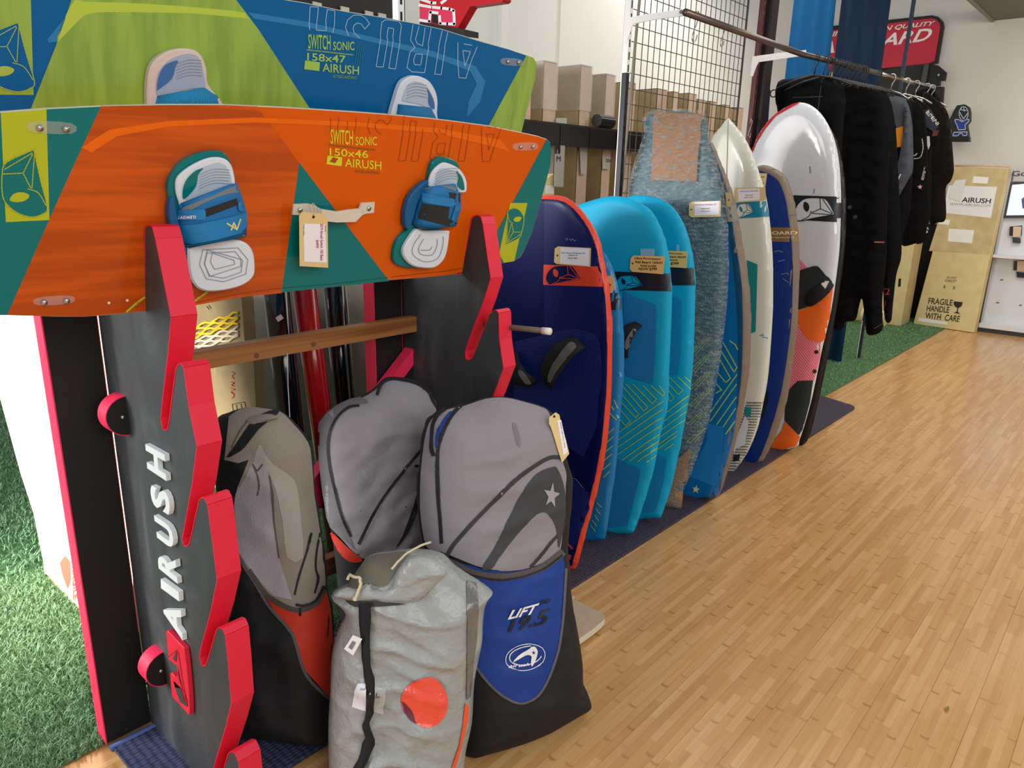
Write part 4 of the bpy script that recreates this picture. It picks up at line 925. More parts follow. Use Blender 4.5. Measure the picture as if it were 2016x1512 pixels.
decal('mouth_lining', [cr(c8([(935,345),(1000,240),(1070,155),(1180,135),(1330,125),(1255,220),(1190,330),(1130,345),(1050,320),(1000,360)]), 2)], SB2, M('#6F6B5C', .6, bump=('noise', 12, .6, .01)), body, .0030, step=8)
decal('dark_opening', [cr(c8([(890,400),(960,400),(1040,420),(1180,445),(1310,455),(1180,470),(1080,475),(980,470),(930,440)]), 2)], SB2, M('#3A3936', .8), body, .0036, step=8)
PLc = PL2.off(.098)
puff('folded_cuff', cr([(657,1170),(682,1156),(700,1160),(725,1148),(735,1160),(762,1162),(775,1148),(782,1128),(795,1110),(812,1098),(840,1096),(870,1112),(880,1130),(860,1150),(830,1180),(805,1186),(770,1188),(745,1183),(700,1182),(672,1178)], 3), PL2.off(.085), .016, .03, SILK, t, step=.01, wr=.003, wf=30, seed=12)
rp = MB()
def on2(L, h=.012):
    out = []
    for x, y in L:
        q, n = SB2.hit(x, y)
        if q is None: q = PL2.off(.07).hit(x, y)[0]; n = PL2.N
        out.append(q+n*h)
    return out
rp.tube(on2(cr([(779,1128),(800,1108),(822,1096),(845,1088)], 4, False), .028), .0028, 8); rp.build('drawstring', CREAM, t, smooth=True)
rp = MB(); rp.tube(on2(cr([(706,1146),(712,1138),(722,1142),(728,1152),(722,1165),(717,1178),(716,1186)], 4, False), .032), .0035, 8); rp.build('drawstring', CREAM, t, smooth=True)
STRAPM = M('#161618', .7, bump=('Z', 300, .4, .001))
def strap(name, L, R, parent, off):
    a = on2(L, off); b = on2(R, off); n = len(a); V = a+b+[p-PL2.N*.002 for p in a]+[p-PL2.N*.002 for p in b]; F = []
    for i in range(n-1): F += [(i, n+i, n+i+1, i+1), (2*n+i, 2*n+i+1, 3*n+i+1, 3*n+i), (i, i+1, 2*n+i+1, 2*n+i), (n+i, 3*n+i, 3*n+i+1, n+i+1)]
    return mk(name, V, F, STRAPM, parent, smooth=True)
strap('shoulder_strap', cr([(712,1188),(712,1225),(717,1290),(721,1350),(722,1400),(716,1428),(718,1445),(712,1480),(700,1512),(690,1540)], 3, False), cr([(735,1188),(734,1230),(733,1290),(735,1350),(736,1400),(730,1428),(737,1450),(732,1490),(720,1520),(712,1545)], 3, False), t, .010)
hw = [(790,1372),(803,1350),(820,1339),(845,1333),(862,1338),(877,1360),(881,1385),(874,1410),(855,1428),(835,1432),(812,1418),(795,1400)]
decal('round_window', [cr(hw, 4)], SB2, M('#F0523F', .25, coat=.6, bump=('noise', 18, .9, .012)), body, .0034, step=8, label='orange round window')
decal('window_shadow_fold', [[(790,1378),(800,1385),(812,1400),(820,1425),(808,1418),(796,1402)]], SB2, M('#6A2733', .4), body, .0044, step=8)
decal('care_label', [c8([(965,655),(1025,680),(965,787),(907,745)])], PL2.off(.108), M('#EDEDF2', .5), t, 0, label='white paper label')
decal('label_code', [c8([(962,692),(985,702),(958,750),(935,735)])], PL2.off(.1085), M('#7C7C84', .5), t, .0006)
decal('sewn_label', [c8([(1010,965),(1055,970),(1052,1138),(968,1112),(985,1010)])], SB2, M('#E4E6EE', .5), body, .006, step=8)
decal('clear_pocket', [c8([(1098,990),(1170,1005),(1168,1155),(1100,1140)])], SB2, M('#D4D6D6', .1, alpha=.5), body, .008, step=8)
text('label_print', [('Size', c8([(1028,995),(1050,998),(1050,1012),(1028,1010)])), ('Item', c8([(1105,1024),(1136,1024),(1136,1040),(1105,1040)]))], SB2, M('#2A2A30', .6), body, off=.009)
decal('orange_piping', [cb([(470,1060),(495,1090),(490,1180),(470,1260),(445,1360),(415,1470),(400,1512),(375,1512),(400,1440),(430,1350),(450,1240),(460,1140)])], SB2, M('#EC5B33', .5), body, .0030, step=8)
decal('clear_side_window', [cb([(482,225),(548,240),(560,330),(565,420),(555,520),(548,640),(530,760),(520,900),(505,1020),(478,1040),(482,800),(486,500)])], SB2, M('#6E6C68', .12, coat=.5, bump=('noise', 30, 1.0, .01)), body, .0034, step=8, label='clear side window')
# --- base plate peeking out behind the blue bag
t = T('foot_plate', 'flat beige plate with cream edge and rounded corner, on the floor behind the blue bag', 'plate', (-1.30, 1.80, 0))
A = FLOOR.hit(1172,1235)[0]
q = cr([(-1.37,1.63),(-1.37,1.63),(-1.24,1.60),(-1.21,1.64),(-1.205,1.87),(-1.24,1.91),(-1.36,1.915),(-1.37,1.915)], 4)
slab('plate_top', [(x, y, .042) for x, y in q], (0, 0, 1), .004, M('#BFA88F', .5, var=(20, .08, (1, 6, 1))), t)
slab('plate_rim', [(x, y, .038) for x, y in q], (0, 0, 1), .026, M('#D6CDBB', .5), t, bev=.003)
mb = MB()
for x, y in [(-1.25, 1.65), (-1.25, 1.86), (-1.35, 1.66), (-1.35, 1.86)]: mb.tube([(x, y, 0), (x, y, .012)], .015, 12)
mb.build('foot_pads', M('#1A1A1A', .8), t)

# ================================================================== things behind the rack
# sunlit carton on the left
P = YP(0.70)
t = T('carton', 'pale sunlit cardboard carton with red FRAGILE print leaning behind the rack at far left', 'carton', (-2.6, .75, 0))
fl_ = [(88,1160),(84,1110),(60,1000),(40,930),(0,785),(-60,600),(-60,520),(240,520),(300,1300),(250,1310),(165,1237),(150,1225)]
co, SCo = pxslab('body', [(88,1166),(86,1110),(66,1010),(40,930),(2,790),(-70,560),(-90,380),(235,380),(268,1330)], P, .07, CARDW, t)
FRT = M('#C84B3A', .7); 
decal('glass_symbol', [[(118,1108),(128,1094),(138,1105),(140,1140),(134,1160),(124,1135)]], P, FRT, co)
text('print', [('FRAGILE', [(149,1102),(153,1178),(145,1182),(141,1106)])], P, FRT, co, bold=.03)
text('print', [('NI', [(113,1165),(136,1212),(124,1206),(108,1180)])], P, FRT, co, bold=.05)
text('print', [('CARE', [(108,1120),(112,1160),(104,1155),(100,1116)])], P, M('#D8A58C', .7), co)
strokes('carton_seam', [[(60,690),(118,740)], [(52,828),(124,880)], [(100,860),(122,900)]], 1.5, P, M('#D9B792', .7), co)
# roped cartons
P = YP(1.70)
t = T('carton', 'brown carton bound with yellow and white rope behind the rack crossbar', 'carton', (-2.45, 1.9, 0))
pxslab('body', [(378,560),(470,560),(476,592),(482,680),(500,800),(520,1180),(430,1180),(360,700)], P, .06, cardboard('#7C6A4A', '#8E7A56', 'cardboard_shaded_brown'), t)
YR_ = M('#D8B628', .7, bump=('noise', 60, .8, .004)); WR = M('#CFC0A6', .7, bump=('noise', 60, .8, .004))
for k in range(4):
    mb = MB(); L = [(382+i*9, 645+k*7-i*3.0+3*math.sin(i*1.9+k*2.2)) for i in range(11)]
    mb.tube([P.hit(*p)[0]+np.array([0, -.008, 0]) for p in L], .006, 6); mb.build('yellow_rope', YR_, t, smooth=True)
for k in range(4):
    mb = MB(); L = [(382+i*9, 671+k*6-i*2.6+3*math.sin(i*1.7+k*2.4)) for i in range(11)]
    mb.tube([P.hit(*p)[0]+np.array([0, -.008, 0]) for p in L], .006, 6); mb.build('white_rope', WR, t, smooth=True)
strokes('marker', [[(408,603),(412,609)], [(412,601),(416,607)]], 1.5, P, M('#2A2018', .7), t, .002)
P2 = YP(1.62)
t = T('carton', 'brown carton with red handwriting below the crossbar', 'carton', (-2.2, 1.8, 0))
pxslab('body', [(424,700),(498,690),(505,820),(540,1150),(440,1150),(430,860)], P2, .05, cardboard('#7C6A4A', '#8E7A56', 'cardboard_brown_shaded'), t)  # brown darkened to carry the shade behind the rack
strokes('handwriting', [cr([(457,732),(463,735),(458,740),(462,746)], 3, False), cr([(455,752),(462,754),(457,758),(463,760)], 3, False), [(455,764),(464,766),(456,770)], cr([(462,775),(456,772),(462,778),(458,784)], 3, False)], 1.6, P2, M('#A8322C', .7), t, .002)
strokes('outlined_box_mark', [[(458,796),(482,791),(486,806),(460,812),(458,796)], [(466,797),(468,808)], [(475,795),(477,806)]], 1.3, P2, M('#35281C', .7), t, .002)
# white panel and masts standing behind
def stick(name, label, cat, L, r, mat, X, group=None, extra=None):
    P = XP(X); a = P.hit(*L[0])[0]; b = P.hit(*L[1])[0]; d = (b-a); 
    if abs(d[2]) > 1e-6:
        a = a + d*((1.35-a[2])/d[2]); b = a + d*((0.006-a[2])/d[2])
    t = T(name, label, cat, (b[0], b[1], 0), group); mb = MB(); mb.tube([a, b], r, 16); o = mb.build('tube', mat, t, smooth=True)
    mb = MB(); mb.tube([a, a+(a-b)/np.linalg.norm(b-a)*.012], r*.92, 16); mb.build('end_cap', M('#222222', .5), t)
    return t, o, a, b
P = YP(1.95)
t = T('foam_panel', 'tall white foam panel behind the roped cartons', 'panel', (-2.35, 1.97, 0))
pxslab('sheet', [(474,540),(522,540),(532,700),(552,850),(600,1100),(560,1100),(510,850)], P, .04, M('#D8D0C4', .6), t, bev=.003)
BLG = M('#0C0D12', .12, coat=.5); REDM = M('#B01418', .2, coat=.4)
t1, o1, a, b = stick('windsurf_mast', 'glossy black mast with a pale torn sticker, leftmost behind the crossbar', 'mast', [(547,600),(572,830)], .044, BLG, -2.25, 'masts behind the rack')
strokes('torn_sticker', [[(547,628),(553,624)]], 10, Plane(a+np.array([.045, 0, 0]), (1, -.3, 0)), M('#D8D0CC', .6), t1, .002)
stick('windsurf_mast', 'glossy red mast behind the crossbar', 'mast', [(603,600),(633,830)], .042, REDM, -2.25, 'masts behind the rack')
stick('windsurf_mast', 'glossy black mast next to the right pink-edged panel', 'mast', [(662,600),(682,830)], .042, BLG, -2.25, 'masts behind the rack')
P = YP(2.0)
t = T('carton', 'grey-brown carton between the black and red masts', 'carton', (-2.4, 2.1, 0)); pxslab('body', [(566,540),(720,540),(760,1100),(600,1100)], YP(2.25), .08, cardboard('#5F574C', '#70675A', 'cardboard_grey'), t)
wr = MB(); wr.tube([XP(-1.798).hit(*p)[0] for p in [(566,696),(567,760),(571,830),(574,900)]], .0012, 5); t = T('thin_cable', 'thin white cable hanging in front of the black mast', 'cable', (-2.1, 1.2, .5)); wr.build('wire', M('#D8D8D8', .5), t)
# dark fill board behind (back side of the display stand)
# ================================================================== row of boards
def drop(pts, pl): return pts
TURQ = M('#08A2CC', .5, spec=.3); TURQ_SHADED = M('#0B78B4', .3, coat=.1); PADB_ = M('#187CBC', .6, bump=('cell', 160, .6, .002)); PADL = M('#0C86BC', .6, bump=('cell', 160, .5, .002)); LST = M('#9FCB62', .4)
NAVY = M('#0A124A', .35, spec=.2); CORAL = M('#E0472E', .35); NPAD = M('#10206A', .5, bump=('cell', 70, .7, .003)); NAVY2 = M('#151F5C', .3, spec=.3); BLKB = M('#1E222A', .35)
WHT = M('#D5D5C8', .22, coat=.4); WHT2 = M('#D8DAE0', .12, coat=.6); BROWN = M('#81705F', .45); MBLU = M('#12317A', .3, spec=.3); AIRB = M('#0A6CB0', .3, coat=.2)
def board(label, Y, out, Th, w, mat, lean=.0, group='boards in the row', k=4, name='surfboard', cat='board', wr=0, **kw):
    pl = Plane((0, Y, 0), (0, -1, -lean)); P = [pl.hit(*p)[0] for p in out]; zmin = min(p[2] for p in P); j = min(range(len(P)), key=lambda i: P[i][2])
    t = T(name, label, cat, (P[j][0], P[j][1], 0), group)
    o, s = puff('hull', cr(out, k), pl, Th, w, mat, t, step=.022, wr=wr, **kw); return t, o, s, pl
def d5(L): return [(x/3.78+1000, y/3.78+360) for x, y in L]
def d6(L): return [(x/3.78+1080, y/3.78+720) for x, y in L]
def e3(L): return [(x/4.725+1380, y/4.725+180) for x, y in L]
def e4(L): return [(x/3.15+1380, y/3.15+480) for x, y in L]
def e2(L): return [(x/5.04+1200, y/5.04+180) for x, y in L]
# navy board with coral rim
nout = [(1030,392),(1050,386),(1075,384),(1106,386),(1132,400),(1159,431),(1180,471),(1190,519),(1200,572),(1205,651),(1204,760),(1202,799),(1194,879),(1178,958),(1157,1037),(1137,1112),(1128,1121),(1128,1121),(1085,1119),(1085,1119),(1050,1040),(1010,950),(985,850),(968,750),(958,650),(958,560),(970,480),(1000,420)]
t, hull, s, pl = board('navy foil board with coral rim and two black footstraps, nearest in the board row', 2.13, nout, .022, .03, CORAL)
inn = cr([(1030,400),(1062,393),(1100,395),(1125,408),(1150,437),(1170,475),(1180,520),(1190,575),(1195,652),(1194,760),(1191,799),(1183,879),(1168,955),(1148,1030),(1128,1105),(1124,1113),(1089,1112),(1089,1112),(1055,1035),(1016,950),(992,850),(975,750),(965,650),(965,560),(977,485),(1006,425)], 3)
decal('deck_skin', [inn], s, NAVY, hull, .0030, step=6)
decal('pale_deck_half', [cr(d5([(275,130),(275,130),(380,140),(480,250),(560,360),(620,480),(660,600),(690,760),(700,900),(692,1180),(692,1180),(640,1120),(540,1085),(420,1100),(275,1130),(275,1130)]), 2)], s, NAVY2, hull, .0038, step=10)
decal('traction_pad', [cr(d5([(60,1180),(380,1105),(520,1085),(640,1120),(690,1190),(700,1400),(700,1512)]), 2, False)+[(1180,780),(1176,840),(1150,900),(1120,880),(1090,850),(1040,840),(1012,800)]], s, NPAD, hull, .0048, step=10)
decal('traction_pad', [[(1112,940),(1135,945),(1158,968),(1160,1000),(1130,1080),(1100,1095),(1070,1060),(1065,1000)]], s, NPAD, hull, .0048, step=10)
decal('coral_band', [d5([(272,608),(668,622),(700,700),(708,773),(268,758)])], s, CORAL, hull, .0050, step=8)
emblem(s, lambda L: d5(L), NAVY, CORAL, hull, .0060, 1.5)
strokes('coral_line', [d6([(110,1270),(180,1355)]), d6([(105,1385),(165,1430)]), d6([(200,1340),(240,1385)]), d6([(160,1405),(205,1455)]), d6([(120,1490),(140,1512)])], 3.4, s, CORAL, hull, .0060)
strokes('scratch', [d5([(430,418),(450,412),(440,430)]), d5([(462,416),(475,430),(485,415),(500,432),(512,425)]), d6([(248,535),(255,548),(270,548)]), d6([(165,830),(205,840),(240,880),(290,940)])], .8, s, M('#8FA0C8', .6), hull, .0040)
def footstrap(parent, s, pl, px, w, name='footstrap'):
    """padded strap arched over the deck along pixel axis px"""
    N = pl.N; out = []
    P = [pl.off(.036).hit(*p)[0] for p in px]; n = len(P)
    L = P[-1]-P[0]; Lh = L/np.linalg.norm(L); side = np.cross(N, Lh)
    V = []; F = []
    for i in range(n):
        f = i/(n-1); h = .032*math.sin(math.pi*f)**.6; ww = w*(.62+.38*math.sin(math.pi*f))
        for j in range(8):
            a = 2*math.pi*j/8; V.append(P[i] + N*(h+.014*math.sin(a)) + side*ww*1.25*math.cos(a))
    for i in range(n-1):
        for j in range(8): F.append((i*8+j, i*8+(j+1) % 8, (i+1)*8+(j+1) % 8, (i+1)*8+j))
    F += [tuple(range(8))[::-1], tuple((n-1)*8+j for j in range(8))]
    o = mk(name, V, F, M('#15171A', .8), parent, smooth=True)
    S2 = Surf(V, F)
    return o, S2
fs, S2 = footstrap(t, s, pl, [(1080,755),(1085,740),(1098,715),(1115,693),(1132,678),(1143,674)], .036)
decal('strap_patch', [cr(d5([(300,1440),(340,1340),(420,1230),(470,1185),(510,1220),(440,1300),(360,1400),(315,1485)]), 2)], S2, M('#5E5E5A', .8), fs, .004, step=6)
fs, S2 = footstrap(t, s, pl, [(1012,700),(1022,722),(1035,742),(1050,755)], .034)
decal('strap_patch', [cr(d5([(90,1390),(140,1440),(175,1490),(130,1490),(80,1420)]), 2)], S2, M('#5E5E5A', .8), fs, .004, step=6)
tag_thing('manila price tag with white label taped to the navy board', d5([(370,475),(617,485),(613,625),(345,600)]), pl.off(.025),
  [('2017 Airush Foil Board 144', d5([(398,515),(575,518),(575,530),(398,526)]), '#5A78A8'), ('WAS $1199', d5([(450,534),(520,536),(520,546),(450,544)]), '#2E2C36'), ('NOW $899', d5([(448,554),(520,556),(520,568),(448,566)]), '#B5304A')],
  hole=dict(outline=d5([(372,473),(617,485),(613,625),(365,605),(343,590),(348,490)]), c=d5([(368,541)])[0]), white=d5([(392,480),(607,490),(602,618),(388,600)]))
# third turquoise board squeezed behind; its shade is put into a darker blue
o0 = [(1100,470),(1150,455),(1185,490),(1203,520),(1216,560),(1225,611),(1229,704),(1227,760),(1223,799),(1215,892),(1207,960),(1192,1056),(1185,1062),(1159,1066),(1130,1064),(1110,980),(1095,860),(1085,700),(1085,580)]
t, hull, s, pl = board('turquoise foil board with shade-darkened colour and lime stripes squeezed behind the navy board', 2.37, o0, .020, .03, TURQ_SHADED)
decal('black_band', [d5([(740,810),(832,800),(845,945),(760,945)])], s, BLKB, hull, .002, step=10)
decal('traction_pad', [d5([(770,1050),(800,1075),(805,1512),(760,1512)]), d6([(360,860),(425,850),(410,1100),(340,1220)])], s, PADB_, hull, .002, step=10)
lst0 = [d6([(410,830),(500,740)]), d6([(410,770),(515,680)]), d6([(420,700),(525,610)]), d6([(425,640),(530,550)]), d6([(430,575),(535,480)]), d6([(440,510),(535,420)]), d6([(470,300),(520,385),(535,370),(490,255)]), d6([(450,340),(500,400)]), d6([(365,1020),(395,1050)]), d6([(355,1060),(385,1100)]), d6([(345,1110),(375,1150)]), d6([(330,1150),(360,1190)]), d6([(320,1190),(350,1230)])]
strokes('lime_stripe', lst0, 1.8, s, LST, hull, .003)
tag_thing('blank end of a manila tag poking out beside the navy board', d5([(735,690),(790,692),(780,820),(742,822)]), pl.off(.023), [], hole=dict(outline=d5([(735,690),(775,692),(790,715),(792,790),(772,820),(742,822)]), c=d5([(762,760)])[0], r=.003))
# two turquoise boards
def stripes():
    out = [d6(l) for l in ([(552,215),(675,358),(650,384),(545,270)], [(553,150),(712,335),(742,308),(580,135)], [(632,135),(775,280),(806,248),(708,148)], [(768,148),(852,224),(862,200),(828,148)], [(542,330),(612,415),(575,445),(538,400)])]
    for a, b in [((530,492),(855,262)), ((524,548),(848,322)), ((518,604),(840,384)), ((512,662),(830,446)), ((550,700),(820,508)), ((608,704),(813,558)), ((668,710),(806,608)), ((732,716),(800,664))]: out.append(d6([a, b]))
    return out
def stripes2():
    out = [d6(l) for l in ([(905,85),(1000,182),(968,212),(875,110)], [(965,82),(1052,170)], [(868,150),(938,238),(912,264),(866,212)], [(1015,82),(1050,118)], [(860,275),(875,292),(862,305)])]
    for a, b in [((850,372),(1036,222)), ((845,425),(1030,282)), ((840,478),(1022,340)), ((832,530),(1014,398)), ((822,585),(1005,452)), ((818,618),(1000,484)), ((868,626),(992,532)), ((930,632),(985,590))]: out.append(d6([a, b]))
    return out
b1 = [(1135,409),(1148,400),(1185,389),(1209,386),(1238,390),(1270,405),(1288,423),(1304,455),(1315,492),(1321,545),(1323,585),(1321,651),(1316,760),(1314,800),(1307,830),(1297,870),(1288,921),(1265,1000),(1250,1042),(1243,1050),(1243,1050),(1194,1052),(1194,1052),(1172,1050),(1150,980),(1130,880),(1118,760),(1112,640),(1112,540),(1120,450)]
t, hull, s, pl = board('turquoise foil board with black band, one footstrap and lime stripes, in front of its twin', 2.52, b1, .022, .035, TURQ)
decal('black_band', [d5([(765,660),(830,660),(1205,675),(1215,808),(840,795)])], s, BLKB, hull, .002, step=10)
emblem(s, lgmap(d5([(1010,765)])[0], d5([(815,800)])[0], d5([(800,690)])[0]), TURQ, BLKB, hull, .003, 1.2)
decal('traction_pad', [d5([(865,810),(1105,910),(1100,1300),(1080,1495),(900,1440),(872,1420),(860,1100)]), d6([(510,690),(685,770),(680,830),(600,1150),(590,1190),(440,1200),(470,900)])], s, PADB_, hull, .0034, step=8)
strokes('lime_stripe', stripes(), 1.8, s, LST, hull, .0045)
fs, S2 = footstrap(t, s, pl, [(1229,700),(1233,680),(1240,660),(1248,645),(1256,638)], .026)
decal('strap_patch', [cr(d5([(880,1240),(875,1180),(930,1090),(975,1105),(945,1160)]), 2)], S2, M('#6B6B66', .8), fs, .004, step=6)
sT1 = s
tg, _ = tag_thing('manila tag with handwritten price reading was 1350 now 799, on the front turquoise board', d5([(912,540),(1168,548),(1155,680),(905,660)]), pl.off(.024),
  [('Ultra Progression', d5([(945,552),(1140,560),(1138,578),(944,572)]), '#2C2418'), ('Foil Board 165x51', d5([(950,578),(1152,585),(1150,602),(950,598)]), '#2C2418'), ('WAS $1350', d5([(985,608),(1105,612),(1104,630),(985,626)]), '#2C2418'), ('NOW $799', d5([(975,630),(1110,632),(1110,655),(975,652)]), '#2C2418')],
  hole=dict(outline=d5([(935,540),(1168,548),(1155,680),(925,662),(907,640),(912,562)]), c=d5([(928,600)])[0]), mat=M('#DDBE72', .7))
decal('clear_tape', [d5([(992,490),(1097,490),(1095,545),(992,543)])], s, M('#BFE0F0', .15, alpha=.4), tg, .0055, step=10)
b2_ = [(1215,398),(1233,389),(1254,384),(1291,389),(1317,401),(1333,418),(1349,447),(1362,492),(1368,532),(1369,572),(1366,677),(1360,760),(1355,793),(1345,849),(1334,905),(1318,971),(1301,1019),(1301,1019),(1262,1023),(1262,1023),(1235,1015),(1215,960),(1190,860),(1180,740),(1178,600),(1180,500),(1192,430)]
t, hull, s, pl = board('second turquoise foil board, half hidden behind its twin', 2.71, b2_, .022, .035, TURQ)
decal('black_band', [d5([(1205,632),(1383,632),(1390,762),(1215,762)])], s, BLKB, hull, .002, step=10)
decal('traction_pad', [d5([(1215,835),(1295,875),(1285,1300),(1265,1425),(1190,1440)]), d6([(805,660),(882,690),(860,850),(800,1080),(700,1090)])], s, PADL, hull, .0034, step=8)
strokes('lime_stripe', stripes2(), 1.8, s, LST, hull, .0045)
tg, _ = tag_thing('manila tag with handwriting ending in 799, on the half hidden turquoise board', d5([(1185,505),(1335,510),(1330,635),(1190,625)]), pl.off(.024),
  [('Progression', d5([(1200,518),(1300,522),(1300,536),(1198,532)]), '#2C2418'), ('Board 165x59', d5([(1196,540),(1325,545),(1325,560),(1196,556)]), '#2C2418'), ('WAS $1350', d5([(1200,568),(1264,570),(1262,584),(1200,582)]), '#2C2418'), ('$799', d5([(1212,590),(1272,590),(1272,612),(1212,612)]), '#2C2418')], mat=M('#DDBE72', .7))
decal('clear_tape', [d5([(1258,458),(1280,458),(1280,512),(1258,510)])], s, M('#BFE0F0', .15, alpha=.4), tg, .0055, step=10)
# bubble wrapped board: slate board inside, film outside, cardboard ends
bo = [(1285,216),(1267,232),(1269,263),(1260,291),(1240,349),(1232,384),(1229,440),(1228,520),(1235,650),(1250,760),(1270,850),(1290,930),(1308,1001),(1308,1001),(1342,1001),(1342,1001),(1345,966),(1355,945),(1366,918),(1384,866),(1396,826),(1405,780),(1413,735),(1421,686),(1432,591),(1434,480),(1428,398),(1416,339),(1398,269),(1394,243),(1383,220),(1335,214)]
def shrink(L, f, fy=None):
    c = np.mean(np.array(L), 0); fy = fy or f; return [(c[0]+(x-c[0])*f, c[1]+(y-c[1])*fy) for x, y in L]
t, hull, s, pl = board('long grey-blue board completely bubble wrapped with a brown cardboard cap', 2.93, shrink(bo, .93, .985), .018, .03, M('#38606E', .5))
strokes('lime_stripe', [[(1352+i*8, 700+j*34), (1392+i*4, 664+j*34)] for i in range(3) for j in range(6)], 2, s, M('#8DAE7A', .6), hull, .002)
decal('cardboard_cap', [[(1290,222),(1382,228),(1374,357),(1284,355)]], s, M('#A06A36', .6, var=(40, .15)), t, .012, step=20)
decal('cardboard_foot', [[(1334,905),(1362,880),(1352,940),(1343,966),(1341,998),(1310,998),(1318,960)]], s, M('#A87B55', .6, var=(40, .15)), t, .012, step=10)
pfx = pl
wrap, sw = puff('bubble_wrap', cr(bo, 4), pl, .036, .04, BUBBLE, t, step=.02, wr=.0022, wf=30, seed=31)
tg, _ = tag_thing('manila price tag with white label on the bubble wrapped board', e2([(790,1100),(1103,1083),(1100,1243),(785,1250)]), pl.off(.038),
  [('2018 Airush Foil Skate 175', e2([(848,1118),(1060,1112),(1060,1128),(848,1132)]), '#A83C5A'), ('WAS $1499', e2([(912,1158),(995,1156),(995,1169),(912,1171)]), '#33313A'), ('NOW $799', e2([(905,1184),(1000,1182),(1000,1195),(905,1197)]), '#B5304A')],
  hole=dict(outline=e2([(815,1094),(1103,1083),(1100,1243),(812,1250),(787,1228),(790,1115)]), c=e2([(812,1172)])[0]), white=e2([(845,1100),(1088,1088),(1086,1222),(845,1232)]))
# blue board with brown rail, behind the wrapped one
ao = [(1401,280),(1420,322),(1439,370),(1453,425),(1462,480),(1472,540),(1478,607),(1476,718),(1458,829),(1430,937),(1415,978),(1415,978),(1346,984),(1346,984),(1320,900),(1310,700),(1320,480),(1350,340),(1380,285)]
t, hull, s, pl = board('blue board with brown wooden rail and lime zigzag print, right of the wrapped board', 3.12, ao, .030, .03, BROWN)
ain = cr([(1398,286),(1414,325),(1430,372),(1440,425),(1448,480),(1458,540),(1462,607),(1461,718),(1449,820),(1424,925),(1409,977),(1350,982),(1325,900),(1316,700),(1326,480),(1355,345),(1382,292)], 3)
decal('deck_skin', [ain], s, M('#14496E', .3, coat=.2), hull, .002, step=12)
decal('deck_skin', [cr([(1396,330),(1410,380),(1425,430),(1437,480),(1447,560),(1453,670),(1451,797),(1443,861),(1418,950),(1408,976),(1350,981),(1325,900),(1318,700),(1326,480),(1360,360)], 3)], s, AIRB, hull, .003, step=12)
decal('grey_band', [e3([(225,1060),(320,1060),(345,1205),(255,1215)])], s, M('#8A8378', .4), hull, .004, step=10)
key = [[(180,600),(230,655),(225,780),(205,790)], [(130,620),(228,765),(205,795),(130,680)], [(140,680),(185,830),(155,860),(110,780)], [(100,880),(130,915),(95,925)]]
strokes('lime_stripe', [e4([(180,600),(215,625),(230,655)]), e4([(140,612),(225,765),(208,795),(125,660)]), e4([(118,715),(186,832),(156,860),(108,800)]), e4([(100,870),(130,905),(95,925)]),
  e4([(60,1045),(225,810)]), e4([(60,1100),(222,870)]), e4([(100,1120),(220,950)]), e4([(140,1135),(215,1020)]), e4([(155,1178),(210,1100)])], 2.2, s, LST, hull, .0042)
decal('tail_pad', [d6([(1180,425),(1305,455),(1290,700),(1255,870),(1230,895),(1050,820),(1110,700),(1180,560)])], s, M('#1F7FC8', .4), hull, .0042, step=10)
decal('sticker', [star(*d6([(1100,918)])[0], 9, .2, 1.0)], s, M('#A9D080', .4), hull, .005, step=8); decal('sticker_face', [ell(*d6([(1100,918)])[0], 4.5, 4, 0, 12)], s, WHT, hull, .006, step=8)
tag_thing('blank end of a manila tag on the brown rail of the blue board', e3([(228,940),(278,942),(262,1075),(222,1070)]), pl.off(.034), [], hole=dict(outline=e3([(225,940),(265,942),(285,962),(282,1050),(262,1075),(240,1070)]), c=e3([(261,1010)])[0], r=.003))
# white pointed surfboard
wo = [(1434,231),(1434,231),(1450,250),(1465,269),(1482,303),(1494,337),(1507,381),(1515,430),(1521,500),(1522,560),(1521,623),(1513,734),(1502,797),(1491,845),(1472,890),(1450,922),(1438,931),(1428,932),(1415,920),(1398,860),(1385,760),(1375,640),(1370,520),(1374,420),(1384,330),(1399,276),(1418,250)]
t, hull, s, pl = board('pointed white surfboard with teal band and black-net tail print', 3.55, wo, .028, .06, WHT, cat='surfboard')
strokes('stringer', [[(1434,236),(1432,300),(1431,345),(1441,420),(1452,500)]], 1.2, s, M('#8C7C68', .5), hull, .002)
decal('teal_band', [e3([(325,1035),(605,1020),(635,1165),(365,1180)])], s, M('#0A7FA0', .4), hull, .002, step=10)
emblem(s, lgmap(e3([(500,1125)])[0], e3([(340,1175)])[0], e3([(320,1050)])[0]), WHT, M('#0A6F90', .4), hull, .003, 1.1)
decal('teal_pad', [e4([(285,100),(352,128),(340,545),(310,555)])], s, M('#07838A', .6, bump=('cell', 150, .5, .002)), hull, .002, step=10)
NET = MB()
lines = []
for k in range(26):
    y = 985+k*17; xl = 285-(k*5.2); xr = 385-(max(0, k-5)**1.35)*2.3
    pts = [(xl+(xr-xl)*i/8, y+(5 if i % 2 else -4)) for i in range(9)]; lines.append(e4(pts)); pts2 = [(a, y+(5 if (i+1) % 2 else -4)) for i, (a, b) in enumerate(pts)]; lines.append(e4(pts2))
strokes('net_print', lines, .9, s, M('#3A3F40', .6), hull, .003)
decal('fin_box', [e4([(275,1065),(298,1100),(275,1240),(220,1270),(205,1305),(205,1260),(230,1180)])], s, WHT2, hull, .005, step=8)
decal('fin_base', [e4([(205,1310),(245,1300),(235,1340),(200,1350)])], s, BLKB, hull, .005, step=8)
decal('teal_patch', [e4([(275,1010),(312,1012),(310,1075),(275,1062)])], s, M('#07838A', .6), hull, .005, step=8)
